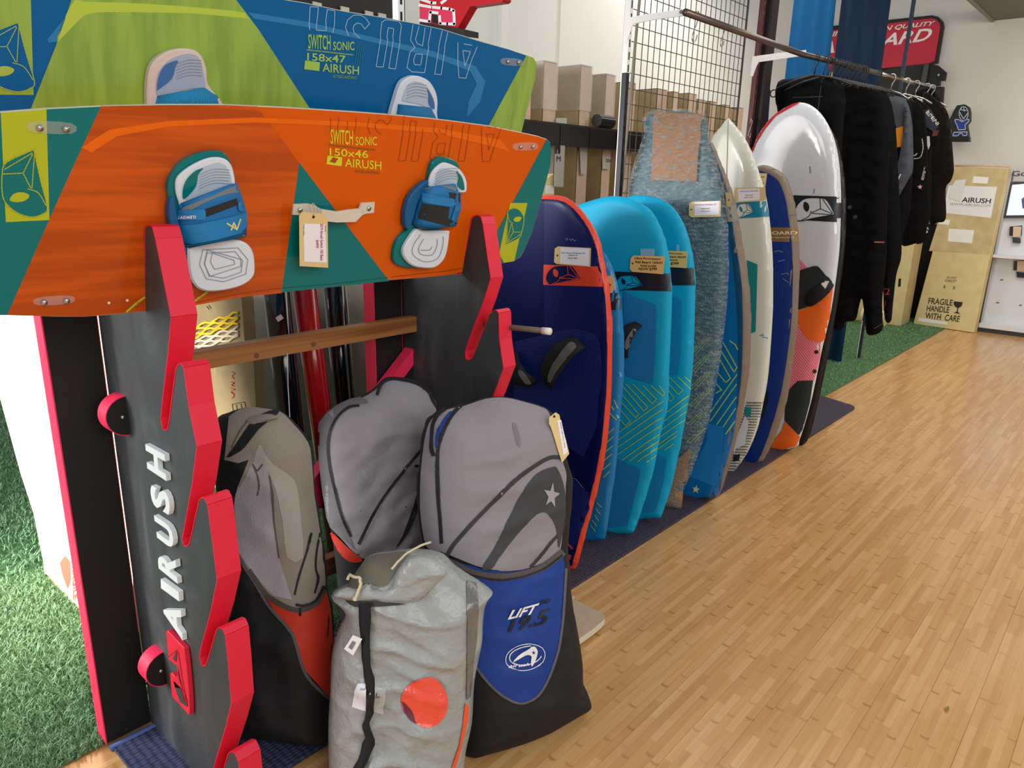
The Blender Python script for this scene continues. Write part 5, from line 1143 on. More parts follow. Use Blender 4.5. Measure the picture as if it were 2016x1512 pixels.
strokes('small_mark', [e4([(368,570),(385,560),(385,578),(412,585)])], 1.4, s, M('#3C8CC0', .6), hull, .003)
tg, _ = tag_thing('manila price tag with white label on the pointed white surfboard', e3([(318,895),(598,890),(605,1015),(322,1035)]), pl.off(.031),
  [('2018 Airush Cypher 5ft8', e3([(362,925),(530,918),(530,932),(362,938)]), '#5A5A9A'), ('WAS $1099', e3([(412,962),(484,960),(484,970),(412,972)]), '#33313A'), ('NOW $699', e3([(405,984),(486,980),(486,990),(405,994)]), '#B5304A')],
  white=e3([(345,912),(545,903),(548,1008),(350,1022)]))
tag_thing('manila tag edge between the white surfboard and the brown-railed blue board', e3([(545,760),(615,762),(598,888),(560,885)]), YP(3.70), [('WAS', e3([(560,790),(590,790),(590,802),(560,802)]), '#333333'), ('NOW', e3([(562,848),(590,848),(590,860),(562,860)]), '#333333')])
# blue board with wide brown rim
so = [(1491,327),(1507,325),(1528,333),(1547,347),(1560,381),(1568,423),(1574,500),(1572,591),(1567,670),(1556,750),(1545,804),(1526,861),(1507,899),(1497,910),(1466,912),(1440,880),(1415,780),(1405,650),(1405,520),(1415,430),(1440,360),(1465,334)]
t, hull, s, pl = board('deep blue board with wide brown rim and bronze lettered band', 3.78, so, .034, .03, BROWN)
sin_ = cr([(1490,336),(1508,340),(1520,346),(1535,360),(1546,390),(1552,425),(1560,500),(1560,591),(1554,670),(1542,750),(1530,804),(1512,861),(1496,899),(1488,909),(1468,908),(1445,878),(1422,780),(1412,650),(1412,520),(1422,432),(1447,366),(1468,342)], 3)
decal('deck_skin', [sin_], s, MBLU, hull, .0024, step=12)
decal('bronze_band', [e3([(560,1262),(900,1268),(905,1400),(560,1395)])], s, M('#8C6A3C', .45, .3), hull, .0036, step=10)
text('lettering', [('STARBOARD', e3([(430,1300),(890,1300),(890,1332),(430,1330)])), ('WITH QUALITY', e3([(560,1352),(865,1354),(865,1366),(560,1364)]))], s, M('#DCD4C4', .5), hull, bold=.02, off=.005)
decal('dark_patch', [e4([(410,915),(428,925),(395,1060),(360,1120),(340,1190),(330,1180),(375,1040)])], s, M('#0A1238', .5), hull, .004, step=8)
strokes('wear_mark', [e4([(455,50),(480,42),(510,50)]), e4([(480,110),(520,100)]), e4([(500,190),(540,180),(545,195)]), e4([(510,215),(545,240)])], 1.0, s, M('#7F90B8', .6), hull, .004)
# big white / orange board
oo = [(1479,301),(1496,260),(1528,224),(1560,205),(1579,202),(1596,207),(1615,222),(1632,248),(1645,282),(1653,328),(1656,387),(1655,438),(1652,500),(1640,590),(1630,640),(1618,690),(1608,740),(1597,790),(1583,840),(1574,866),(1567,880),(1513,893),(1500,893),(1475,870),(1455,780),(1445,650),(1445,500),(1455,380)]
t, hull, s, pl = board('wide glossy white board with black logo band, pink mesh deck and orange pads', 4.08, oo, .030, .07, WHT2)
decal('red_rim', [e3([(460,560),(540,370),(690,215),(850,122),(940,100),(860,140),(700,230),(600,350),(520,480),(480,575)])], s, M('#C2182A', .3), hull, .004, step=3)
decal('black_band', [e3([(860,965),(1305,980),(1300,1218),(905,1195)])], s, BLKB, hull, .003, step=10)
emblem(s, lgmap(e3([(1245,1145)])[0], e3([(870,1200)])[0], e3([(880,985)])[0]), WHT2, BLKB, hull, .004, 1.8)
def hatch():
    m, nt, p, g = custom('pink_hatched_print'); w = nt.new('ShaderNodeTexWave'); w.bands_direction = 'DIAGONAL'; w.inputs['Scale'].default_value = 38; nt.l(g.outputs['Position'], w.inputs['Vector'])
    r = ramp(nt, w.outputs[1], [(.45, '#E8526A'), (.6, '#F0A0A8')]); nt.l(r.outputs[0], p.inputs['Base Color']); p.inputs['Roughness'].default_value = .3; return m
decal('pink_deck', [e4([(600,480),(640,450),(742,560),(738,700),(700,845),(620,850),(540,915),(560,780)]), e4([(610,90),(665,155),(612,165)])], s, hatch(), hull, .0028, step=12)
OPD = M('#F06A1A', .6, bump=('cell', 120, .4, .002)); DPD = M('#232A2A', .6, bump=('cell', 60, .7, .003))
decal('orange_pad', [cr(e4([(602,415),(602,415),(700,370),(760,300),(815,250),(815,290),(803,380),(788,520),(757,600),(720,605),(650,580),(610,500),(598,450)]), 2)], s, OPD, hull, .0045, step=4)
decal('orange_pad', [e4([(520,1100),(612,1195),(590,1250),(420,1300),(455,1215),(500,1160)])], s, OPD, hull, .0045, step=4)
decal('black_pad', [cr(e4([(612,165),(612,165),(700,138),(735,145),(775,195),(800,215),(808,250),(760,300),(700,370),(602,412),(602,412)]), 2)], s, DPD, hull, .0060, step=10)
decal('black_pad', [e4([(600,850),(696,845),(674,980),(628,1150),(606,1185),(520,1095),(525,960),(545,905)])], s, DPD, hull, .0045, step=3)
fs, S2 = footstrap(t, s, pl, [(1590,598),(1600,590),(1614,578),(1628,566),(1636,556)], .030)
decal('strap_label', [e4([(740,245),(768,222),(795,235),(770,280)])], S2, M('#C8B8A8', .6), fs, .002, step=6)
for q in [(716,670),(705,790)]:
    x, y = e4([q])[0]; h, n = s.hit(x, y); mb = MB(); mb.tube([h, h+n*.006], .011, 12); mb.build('deck_plug', M('#1C1C24', .5), hull)
strokes('scuff', [e3([(1015,700),(1022,760)]), e3([(1058,910),(1050,945)])], 2.4, s, M('#8E94A8', .5), hull, .003)
# black board behind it
ko = [(1600,230),(1640,260),(1660,330),(1666,413),(1662,500),(1650,591),(1633,686),(1617,766),(1598,845),(1586,872),(1570,876),(1530,860),(1500,700),(1500,450),(1530,290)]
t, hull, s, pl = board('thin black board with brown rim hidden behind the white board', 4.24, ko, .012, .02, M('#1B1410', .4))
# ================================================================== gondola uprights, brackets, rail
MAROON = M('#5A2A26', .5, var=(20, .15)); GUN = M('#2B2A30', .45, .3); CHR = M('#B9B6B2', .18, 1.0); RAILM = M('#6E625C', .3, .8); WHM = M('#F4F2EE', .35); NVY = M('#10233F', .4)
def c1b(L): return [(x/3.6+980, y/3.6) for x, y in L]
def c5b(L): return [(x/6.3+1460, y/6.3) for x, y in L]
def post(label, Y, m_up, m_lo, zsplit, zt=3.2, w=.026, d=.024):
    t = T('slotted_upright', label, 'post', (-1.9, Y, 0.011), 'slotted shelving uprights')
    mb = MB(); mb.box((-1.9-w/2, Y-d/2, .012), (-1.9+w/2, Y+d/2, zsplit)); mb.build('lower_post', m_lo, t)
    mb = MB(); mb.box((-1.9-w/2, Y-d/2, zsplit), (-1.9+w/2, Y+d/2, zt)); mb.build('upper_post', m_up, t)
    mb = MB(); mb.box((-1.9-w/2, Y-d/2-.0015, .012), (-1.9-w/2+.004, Y-d/2, zsplit)); mb.build('bright_edge', WHM, t)
    mb = MB(); z = .2
    while z < zt-.05: mb.box((-1.9+w/2, Y-.004, z), (-1.9+w/2+.001, Y+.004, z+.03)); z += .05
    mb.build('slots', M('#0E0E10', .6), t, kind='stuff'); return t
zs = XP(-1.9).hit(1213, 140)[0][2]
post('white and steel slotted upright behind the end of the blue kiteboard', 1.60, WHM, GUN, 1.5)
post('white-topped slotted upright beside the black wire grid', 2.86, WHM, GUN, zs)
post('maroon slotted upright at the right end of the wire grid', 4.15, MAROON, MAROON, 1.5)
post('navy slotted upright with a steel foot behind the wetsuits', 6.90, NVY, GUN, .35, 3.4)
mb = MB(); mb.box((-1.90, 4.19, .012), (-1.86, 4.27, 3.2)); o = mb.build('dark_post', M('#1E1614', .6)); o['label'] = 'dark brown square post just right of the maroon upright'; o['category'] = 'post'
P = XP(-1.86); t = T('blue_strip_board', 'narrow deep blue board edge standing behind the white surfboard tip', 'board', (-1.95, 4.3, 0))
pxslab('strip', [(1500,172),(1517,176),(1508,300),(1440,900),(1425,900),(1490,300)], XP(-1.93), .03, M('#0A2A78', .35), t)
P = YP(2.845); 
t = T('shelf_bracket', 'white arm bracket holding the front end of the clothes rail', 'bracket', P.hit(1240, 60)[0], 'white rail brackets')
pxslab('arm', c1b([(920,125),(1060,100),(1330,60),(1330,110),(1100,140),(960,170),(945,200),(910,310),(905,250)]), P, .006, WHM, t)
h = P.hit(*c1b([(1300, 85)])[0])[0]; mb = MB(); mb.tube([h, h-np.array([0, .004, 0])], .007, 10); mb.build('bolt', M('#5A5A5A', .3, .8), t)
P = YP(4.135); t = T('shelf_bracket', 'white arm bracket on the maroon upright carrying the middle of the clothes rail', 'bracket', P.hit(1488, 120)[0], 'white rail brackets')
pxslab('arm', c5b([(135,700),(430,660),(795,620),(795,685),(500,730),(210,770),(180,830),(140,945),(105,950),(125,780)]), P, .006, WHM, t)
a = XP(-1.6).hit(1349, 24)[0]; b = XP(-1.6).hit(1733, 145)[0]; c = XP(-1.6).hit(1836, 172)[0]; b[2] = (a[2]+b[2])/2+.01; 
t = T('clothes_rail', 'long brown-grey steel clothes rail the wetsuits hang from', 'rail', (-1.6, a[1], a[2]))
mb = MB(); mb.tube([a, XP(-1.6).hit(1580,107)[0], XP(-1.6).hit(1733,145)[0]], .014, 14); mb.build('rail_tube', RAILM, t, smooth=True)
mb = MB(); mb.tube([XP(-1.6).hit(1733,145)[0], c], .0125, 14); mb.build('rail_extension', CHR, t, smooth=True)
def railpt(px):
    xs = [1349, 1580, 1733, 1836]; ys = [24, 107, 145, 172]; return XP(-1.6).hit(px, float(np.interp(px, xs, ys)))[0]
# wire grid
t = T('wire_grid', 'black wire grid panel between the white-topped and maroon uprights', 'grid', (-1.96, 3.5, 1.2))
GW = M('#2B2622', .5)
va = MB(); va.tube([(-1.96, 0, 1.10), (-1.96, 0, 2.62)], .0021, 5); vm = bpy.data.meshes.new('wire'); vm.from_pydata([tuple(np.array(v)-ORG[t.name]*np.array([1, 0, 1])) for v in va.V], [], va.F); vm.materials.append(GW)
ha = MB(); ha.tube([(-1.957, 2.92, 0), (-1.957, 4.10, 0)], .0021, 5); hm = bpy.data.meshes.new('wire'); hm.from_pydata([tuple(np.array(v)-ORG[t.name]*np.array([1, 1, 0])) for v in ha.V], [], ha.F); hm.materials.append(GW)
for i in range(24):
    o = bpy.data.objects.new('wire', vm); link(o); o.parent = t; o.location = (0, 2.92+i*.0513-ORG[t.name][1], 0)
for i in range(24):
    o = bpy.data.objects.new('wire', hm); link(o); o.parent = t; o.location = (0, 0, 1.12+i*.065-ORG[t.name][2])
mb = MB(); mb.tube([(-1.96, 4.10, 1.1), (-1.96, 4.10, 2.62)], .006, 8); mb.tube([(-1.96, 2.91, 2.55), (-1.96, 4.12, 2.55)], .008, 8); mb.build('grid_frame', GW, t, smooth=True)
mb = MB(); mb.tube([XP(-1.93).hit(*p)[0] for p in c1b([(1005,-150),(1005,0),(985,200),(962,450),(940,700),(905,1050),(870,1400)])], .0065, 8); o = mb.build('grey_hose', M('#7C7468', .6), smooth=True); o['label'] = 'thin grey hose hanging in front of the wire grid'; o['category'] = 'hose'
# S hooks
def shook(label, px, y0, X, sc=1.0):
    q = XP(X).hit(px, y0)[0]; L = [(0,-.01,-.012),(0,0,.012),(0,.014,.016),(0,.020,0),(0,.008,-.03),(0,-.016,-.07),(0,-.018,-.09),(0,-.004,-.10),(0,.012,-.09),(0,.02,-.07)]
    mb = MB(); mb.tube([q+np.array(p)*sc for p in cr(L, 4, False)], .0022, 6); o = mb.build('wire_hook', CHR, smooth=True); o['label'] = label; o['category'] = 'hook'; o['group'] = 'empty wire hooks'
shook('empty wire hook on the rail in front of the wire grid, near its front end', 1371, 30, -1.6)
shook('empty wire hook hanging by the maroon upright above the white surfboard', 1478, 239, -1.884, .9)
shook('empty wire hook on the rail between the two white brackets', 1425, 52, -1.6, .8)
# ---- cartons in the left rack
specs = [(1031,1047,122),(1070,1097,121),(1143,1165,129),(1193,1211,147),(1235,1252,162),(1294,1314,175),(1325,1337,181),(1355,1372,184),(1375,1389,196),(1398,1410,200),(1426,1438,207),(1452,1464,212)]
words = ['leftmost, mostly behind the blue kiteboard', 'second from the left, film wrapped top', 'third from the left, film wrapped top', 'just left of the white-topped upright', 'first one seen through the wire grid', 'second one seen through the wire grid, widest there', 'dark-topped narrow one behind the grid', 'one above the bubble wrapped board, left', 'one above the bubble wrapped board, right', 'one right above the bubble wrap corner', 'one left of the white surfboard tip', 'one right of the white surfboard tip']
for i, ((x0, x1, yt), wd) in enumerate(zip(specs, words)):
    A = XP(-2.5).hit(x0, yt)[0]; B = XP(-2.5).hit(x1, yt+2)[0]; h = A[2]
    t = T('tall_carton', 'tall cardboard carton in the rack, '+wd, 'carton', (-2.9, (A[1]+B[1])/2, 0.004), 'tall cartons in the wall rack')
    mb = MB(); mb.box((-3.35, A[1], .006), (-2.5, B[1], h)); 
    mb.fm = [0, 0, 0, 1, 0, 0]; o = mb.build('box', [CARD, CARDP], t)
    mb = MB(); mb.box((-2.5, A[1], .006), (-2.4985, A[1]+.006, h)); mb.box((-3.35, A[1]+.002, h), (-2.5, B[1]-.002, h+.004)); mb.build('edge_fold', M('#5A4630', .8), t)
    if i in (1, 2, 3):
        mb = MB(); mb.box((-3.352, A[1]-.004, h-.22), (-2.494, B[1]+.004, h+.007)); mb.build('stretch_film', FILM, t)
# black clamp rail in front of the cartons
z0 = XP(-2.42).hit(1060, 283)[0][2]; z1 = XP(-2.42).hit(1050, 241)[0][2]; ya = 2.45; yb = XP(-2.42).hit(1290, 265)[0][1]
t = T('clamp_rail', 'black rail bolted across the tall cartons', 'rail', (-2.42, 3.3, z0))
ys = [ya, XP(-2.42).hit(1103, 260)[0][1], XP(-2.42).hit(1161, 260)[0][1], XP(-2.42).hit(1214, 262)[0][1], yb]
for k in range(4):
    mb = MB(); mb.box((-2.47, ys[k]+.003, z0), (-2.42, ys[k+1]-.003, z1)); mb.build('rail_section', M('#1F1A18', .3), t)
mb = MB(); mb.box((-2.49, ya, z1), (-2.43, yb, z1+.012)); mb.build('top_lip', M('#2E2622', .4), t)
q = [XP(-2.42).hit(*p)[0] for p in [(1180, 247), (1208, 248)]]
for q_ in q: q_[2] = z1+.012+.034; 
mb = MB(); mb.tube([q[0]-np.array([.02,0,0]), q[1]-np.array([.02,0,0])], .034, 20); o = mb.build('black_roll', M('#151515', .35, bump=('X', 40, .5, .003)), smooth=False); o['label'] = 'short black ribbed roll lying on the clamp rail'; o['category'] = 'roll'
def c7b(L): return [(x/6.3+1000, y/6.3+180) for x, y in L]
XQ = XP(-2.40)
t = T('paper_sign', 'grey paper strip with a letter M clipped under the black clamp rail', 'sign', XQ.hit(1100, 368)[0])
pxslab('paper', c7b([(590,672),(708,672),(688,1185),(578,1180)]), XQ, .002, M('#A9A59C', .7), t)
text('letter', [('M', c7b([(600,802),(650,802),(648,868),(598,868)]))], XQ, M('#1C1A18', .6), t, off=.003)
pxslab('metal_clip', c7b([(592,668),(652,668),(650,772),(632,772),(632,720),(610,720),(608,772),(588,772)]), XP(-2.395), .004, M('#1B1715', .4), t)
XB = XP(-2.493)
for nm, lb, L in [('white paper label on the carton left of the upright, number 202', None, c7b([(1172,805),(1275,815),(1262,965),(1172,960)])), ('long pale paper label below the clamp rail', None, c7b([(892,680),(975,685),(972,1030),(905,1030)])), ('small pale paper label above the clamp rail', None, c7b([(600,328),(732,330),(725,420),(600,415)])), ('pale paper strip at the end of the orange kiteboard', None, c7b([(545,672),(575,672),(548,1090),(460,1075)]))]:
    pl = XP(-2.485); t = T('paper_label', nm, 'label', pl.hit(*L[3])[0], 'paper labels on the tall cartons'); pxslab('paper', L, pl, .003, M('#C3BDB2', .7), t)
    if '202' in nm: text('print', [('202', c7b([(1215,835),(1275,840),(1272,882),(1213,878)]))], pl, M('#2A2622', .6), t, bold=.02, off=.001)
t = T('small_carton', 'small carton with white label between the two kiteboard ends and the navy board', 'carton', XP(-2.44).hit(1080, 385)[0])
pxslab('box', c7b([(458,1095),(575,1020),(572,1330),(430,1330)]), XP(-2.42), .05, CARDY, t); decal('white_label', [c7b([(460,1165),(568,1165),(565,1270),(458,1265)])], XP(-2.42), M('#E8E2DC', .6), t, .001)
# ---- top left: black board with pegs, red sign
def c5d(L): return [(x/5.04+600, y/5.04) for x, y in L]
P = XP(-2.15); t = T('black_display_board', 'large black board behind the top edge of the blue kiteboard', 'board', P.hit(720, 200)[0])
pxslab('sheet', [(560,-80),(796,-80),(800,200),(560,200)], P, .03, M('#15100E', .5), t)
for x0, y0 in [(75,30),(350,75),(590,118),(720,140)]:
    q = P.off(.004).hit(*c5d([(x0+40, y0+6)])[0])[0]; mb = MB(); mb.box(q-np.array([0, .016, .010]), q+np.array([.006, .016, .003])); mb.build('cream_peg', M('#CFC8B4', .5), t)
P = YP(2.75); RS = M('#C4101A', .35, name='red_sign'); t = T('wall_sign', 'red angular sign with white outlined pink letters, top left above the kiteboard', 'sign', P.hit(870, 56)[0])
pxslab('panel', c5d([(1140,-400),(2000,-400),(1975,0),(1955,20),(1640,65),(1510,290),(1140,225)]), P, .05, RS, t)
PK = M('#E0325A', .4)
decal('letter_fill', [c5d([(1145,60),(1255,75),(1250,110),(1245,215),(1145,205)]), c5d([(1270,70),(1440,85),(1480,110),(1490,250),(1340,235),(1330,165),(1325,115),(1260,105)])], P, PK, t, .001)
strokes('letter_outline', [c5d([(1145,-10),(1260,30),(1300,30)]), c5d([(1140,50),(1250,70)]), c5d([(1275,72),(1440,90),(1480,105),(1488,240),(1345,235),(1340,160)]), c5d([(1360,30),(1400,0)]), c5d([(1145,200),(1240,215),(1248,120),(1320,130)])], 5.5, P, M('#F2EDEE', .4), t, .002)
decal('dark_cutout', [c5d([(1265,140),(1325,150),(1320,235),(1265,220)])], P, M('#120A0C', .6), t, .0025)
P2 = YP(2.70); pxslab('black_base', c5d([(1140,215),(1510,280),(1580,290),(1580,350),(1140,300)]), P2, .1, M('#1A1614', .5), t)
# ---- blue corrugated sheets
def corr(name, label, q, Y, waves, amp, mat):
    pl = YP(Y); TL, TR, BR, BL = q; n = waves*8; V = []; m = 6
    for j in range(m+1):
        f = j/m
        for i in range(n+1):
            u = i/n; x = (TL[0]+(TR[0]-TL[0])*u)*(1-f)+(BL[0]+(BR[0]-BL[0])*u)*f; y = (TL[1]+(TR[1]-TL[1])*u)*(1-f)+(BL[1]+(BR[1]-BL[1])*u)*f
            p = pl.hit(x, y)[0]; p[2] = max(p[2], .006); V.append(p + np.array([0, amp*math.sin(u*waves*2*math.pi), 0]))
    k = len(V); V2 = [v+np.array([0, .006, 0]) for v in V]; F = []
    for j in range(m):
        for i in range(n):
            a = j*(n+1)+i; F.append((a, a+n+1, a+n+2, a+1)); F.append((k+a, k+a+1, k+a+n+2, k+a+n+1))
    lo = np.array(V).min(0); t = T(name, label, 'sheet', ((V[-1][0]+V[-n][0])/2, Y, 0), 'blue corrugated sheets'); mk('sheet', V+V2, F, mat, t, smooth=True)
corr('corrugated_sheet', 'bright blue ribbed sheet standing behind the clothes rail, left one', [(1570,-60),(1652,-60),(1570,715),(1480,712)], 6.75, 3, .012, M('#05588F', .5, spec=.2))
corr('corrugated_sheet', 'dark blue ribbed sheet behind the clothes rail, right one reaching the turf', [(1664,-60),(1762,-60),(1656,712),(1572,705)], 6.62, 3, .012, M('#03213C', .5, spec=.2))
# ---- rounded red sign on the back wall
def c4c(L): return [(x/5.04+1760, y/5.04) for x, y in L]
P = YP(9.68); t = T('wall_sign', 'rounded red sign in black frame with white lettering on the back wall', 'sign', P.hit(1700, 140)[0])
rs = lambda e: cr([(1556-e,62-e),(1556-e,62-e)] + [] , 1) 
fo = [(1548,140),(1540,95),(1547,72),(1560,60),(1700,44),(1835,30),(1847,33),(1856,42),(1858,52),(1846,124),(1700,140)]
fi = [(1553,140),(1547,97),(1553,80),(1564,69),(1700,52),(1833,36),(1843,38),(1850,46),(1851,54),(1840,120),(1828,125),(1700,138)]
pxslab('black_frame', fo, P, .05, M('#1D1A14', .5), t); pxslab('red_panel', fi, P, .02, M('#C21F38', .4), t, h=.008)
text('lettering', [('STARBOARD', [(1566,90),(1838,54),(1830,80),(1562,114)]), ('INNOVATION QUALITY', [(1640,62),(1842,41),(1838,51),(1638,74)])], P.off(.008), M('#EDE6E4', .4), t, bold=.02, shear=.2, off=.002)
t = T('black_display_board', 'black angular stand hanging below the rounded red sign', 'board', P.hit(1830, 215)[0])
pxslab('sheet', [(1700,142),(1820,126),(1826,170),(1858,171),(1855,214),(1700,214)], YP(9.66), .05, M('#211D18', .5), t)
pxslab('clip', c4c([(280,640),(340,628),(440,650),(520,720),(505,800),(455,800),(455,850),(300,850)]), YP(9.60), .05, M('#14110F', .5), t)
pxslab('grey_roll', c4c([(300,640),(345,632),(310,840),(262,840)]), YP(9.56), .03, M('#4A4742', .6), t)
q = YP(9.59).hit(*c4c([(445,745)])[0])[0]; mb = MB(); mb.tube([q, q-np.array([0, .01, 0])], .012, 10); mb.build('bolt', CHR, t)
# figure emblem block on the wall
P = YP(9.50); t = T('wall_emblem', 'small black wall block with a blue figure emblem outlined white', 'emblem', P.hit(1890, 279)[0])
pxslab('block', c4c([(570,1400),(570,1290),(545,1250),(545,1190),(570,1150),(585,1110),(625,1045),(700,1035),(740,1060),(752,1110),(750,1200),(720,1240),(730,1300),(738,1360),(745,1400)]), P, .10, M('#181A1E', .5), t)
pxslab('base', c4c([(568,1362),(745,1362),(742,1405),(566,1405)]), P, .10, M('#100F0E', .5), t, h=.02)
FB = M('#1D3C8C', .4)
decal('emblem_body', [c4c([(605,1185),(640,1185),(680,1210),(710,1185),(745,1185),(742,1205),(705,1240),(712,1285),(640,1290),(625,1240),(610,1215)])], P, FB, t, .002)
decal('emblem_legs', [c4c([(595,1315),(725,1312),(722,1340),(685,1340),(680,1325),(645,1325),(635,1345),(590,1345)])], P, FB, t, .002)
strokes('emblem_outline', [c4c([(605,1185),(640,1185),(680,1210),(710,1185),(745,1185),(742,1205),(705,1240),(712,1285),(640,1290),(625,1240),(610,1215),(605,1185)]), c4c([(595,1312),(727,1308),(722,1345),(685,1345),(678,1325),(648,1325),(635,1348),(585,1348),(595,1312)]), ell(*c4c([(692, 1128)])[0], 9, 14, 0, 14), c4c([(670,1060),(665,1090),(720,1095)]), c4c([(690,1060),(700,1105)]), c4c([(650,1110),(690,1180),(735,1120)])], 1.3, P, M('#C9D2E4', .4), t, .004)
# ---- cartons in the far corner
LP = lean_plane(FLOOR.hit(1798,638)[0][:2], FLOOR.hit(1917,656)[0][:2], 5)
t = T('carton', 'tall leaning carton printed FRAGILE HANDLE WITH CARE beside the white display stand', 'carton', FLOOR.hit(1860, 648)[0])
cb_, _ = pxslab('body', [(1881,327),(1985,331),(1917,655),(1798,637)], LP, .10, CARDY, t, bev=.004)
decal('upper_flap', [[(1881,328),(1984,332),(1948,501),(1829,494)]], LP, CARD, cb_, .001)
decal('white_poster', [[(1868,365),(1963,368),(1951,429),(1856,419)]], LP, M('#E6E4E4', .5), cb_, .002)
INK = M('#2A2620', .6)
text('print', [('AIRUSH', [(1895,388),(1952,391),(1950,401),(1893,398)])], LP, INK, cb_, bold=.02, off=.003)
text('print', [('WWW.AIRUSH.COM', [(1871,399),(1951,403),(1949,408),(1869,404)])], LP, M('#8C8A88', .6), cb_, off=.003)
text('print', [('FRAGILE', [(1829,586),(1877,590),(1875,602),(1827,598)]), ('HANDLE', [(1826,601),(1870,604),(1868,616),(1824,612)]), ('WITH  CARE', [(1823,615),(1891,622),(1888,634),(1821,627)])], LP, INK, cb_, bold=.01, off=.003)
text('print', [('DO NOT', [(1865,544),(1884,545),(1883,549),(1864,548)]), ('FORKLIFT', [(1861,550),(1884,551),(1883,556),(1860,555)]), ('$', [(1858,561),(1862,561),(1862,568),(1857,568)]), ('$', [(1877,563),(1881,563),(1880,570),(1876,570)])], LP, M('#6A5C3C', .6), cb_, off=.003)
decal('glass_symbol', [[(1878,593),(1896,595),(1893,603),(1888,606),(1882,605),(1878,600)], [(1885,605),(1887,605),(1886,614),(1891,618),(1878,616),(1884,613)]], LP, INK, cb_, .003)
for L in ([(1917,347),(1947,349),(1944,362),(1914,360)], [(1868,450),(1918,453),(1914,479),(1866,475)], [(1850,431),(1871,433),(1868,443),(1848,441)], [(1809,625),(1866,634),(1864,640),(1807,632)]): decal('paper_label', [L], LP, M('#EDEAE6', .5), cb_, .0025)
decal('folded_paper', [[(1882,355),(1903,353),(1890,397),(1868,390),(1873,368)]], LP, M('#DCDAD8', .5), cb_, .006)
mb = MB(); top_ = [LP.hit(1880,326)[0], LP.hit(1986,330)[0]]
mb.tube([top_[0], (top_[0]+top_[1])/2+np.array([0, 0, .012]), top_[1]+np.array([0, .05, .01])], .010, 6); mb.build('creased_top', CARDP, t, smooth=True)
P = YP(8.95); t = T('carton', 'plain brown carton with a slot hole, behind the wetsuit legs', 'carton', FLOOR.hit(1767, 632)[0])
a = P.hit(1757, 634)[0]; b = P.hit(1779, 637)[0]; zt = P.hit(1801, 477)[0][2]
f1 = P.hit(1801, 477)[0]; f0 = P.hit(1700, 487)[0]
slab('front', [(f1[0]-.62, 8.95, .006), (f1[0], 8.95, .006), (f1[0], 8.95, zt), (f1[0]-.62, 8.95, zt)], (0, -1, 0), .004, CARDY, t)
mb = MB(); mb.box((f1[0]-.62, 8.955, .006), (f1[0], 9.30, zt)); mb.build('body', CARD, t)
pxslab('hand_hole', [(1769,549),(1774,548),(1773,564),(1768,565)], P, .001, M('#1C140C', .8), t, h=.0015)
q = FLOOR.hit(1747, 641)[0]; mb = MB(); mb.tube([(q[0]-.25, q[1]-.10, .093), (q[0], q[1]-.10, .093)], .088, 28); o = mb.build('cardboard_roll', CARDY); o['label'] = 'thick cardboard roll lying on the turf beside the plain carton'; o['category'] = 'roll'
mb = MB(); mb.box((-2.3, 9.62, .006), (-1.9, 9.66, 1.1)); o = mb.build('gap_shade_sheet', M('#14120F', .8)); o['label'] = 'black sheet standing for shade in the gap left of the printed carton'; o['category'] = 'sheet'  # black sheet added in place of the shade in the gap
# ---- white camera display stand
Yd = 9.40; P = YP(Yd); x0 = P.hit(1936, 645)[0][0]; 
t = T('display_stand', 'white shop display stand with lit shelf and screen in the far right corner', 'display stand', (x0+.5, Yd, 0))
DW = M('#DEDFE2', .35); xr = x0+1.25
zsh = P.hit(1958, 500)[0][2]; ztop = P.hit(1995, 332)[0][2]; zh = P.hit(1988, 357)[0][2]
xl = P.hit(1975, 430)[0][0]
mb = MB(); mb.box((x0-.03, Yd-.12, .05), (xr, Yd+.2, .095)); mb.build('plinth', DW, t)
mb = MB(); mb.box((x0-.02, Yd-.10, .0), (xr, Yd+.2, .05)); mb.build('kick_board', M('#3A3A3C', .5), t)
mb = MB(); mb.box((x0-.02, Yd+.06, .095), (xr, Yd+.2, ztop)); mb.build('back_panel', DW, t)
mb = MB(); mb.box((x0-.04, Yd+.02, .095), (x0-.02, Yd+.2, ztop)); mb.build('side_panel', M('#C9CCD2', .4), t)
mb = MB(); mb.box((x0-.03, Yd-.10, zsh-.03), (xr, Yd+.06, zsh)); mb.build('shelf', DW, t)
mb = MB(); mb.box((x0-.0, Yd+.0, zh), (xr, Yd+.06, ztop)); h_ = mb.build('header_panel', M('#B9BABB', .4), t)
PH = YP(Yd); text('lettering', [('GoPro', [(1993,337),(2058,334),(2056,346),(1992,347)])], PH, M('#1E1E22', .4), h_, bold=.01, off=.003)
sc_, _ = pxslab('screen_frame', [(1989,359),(2100,350),(2095,428),(1975,429)], PH.off(-.02), .03, M('#0E0E12', .3), t)
decal('lit_screen', [[(1993,364),(2100,355),(2095,422),(1981,424)]], PH.off(-.02), M('#C6D4F2', .3, emis=.75), sc_, .002)
decal('screen_picture', [[(2011,392),(2016,388),(2030,396),(2022,412),(2013,410)]], PH.off(-.02), M('#5A5A86', .4), sc_, .004)
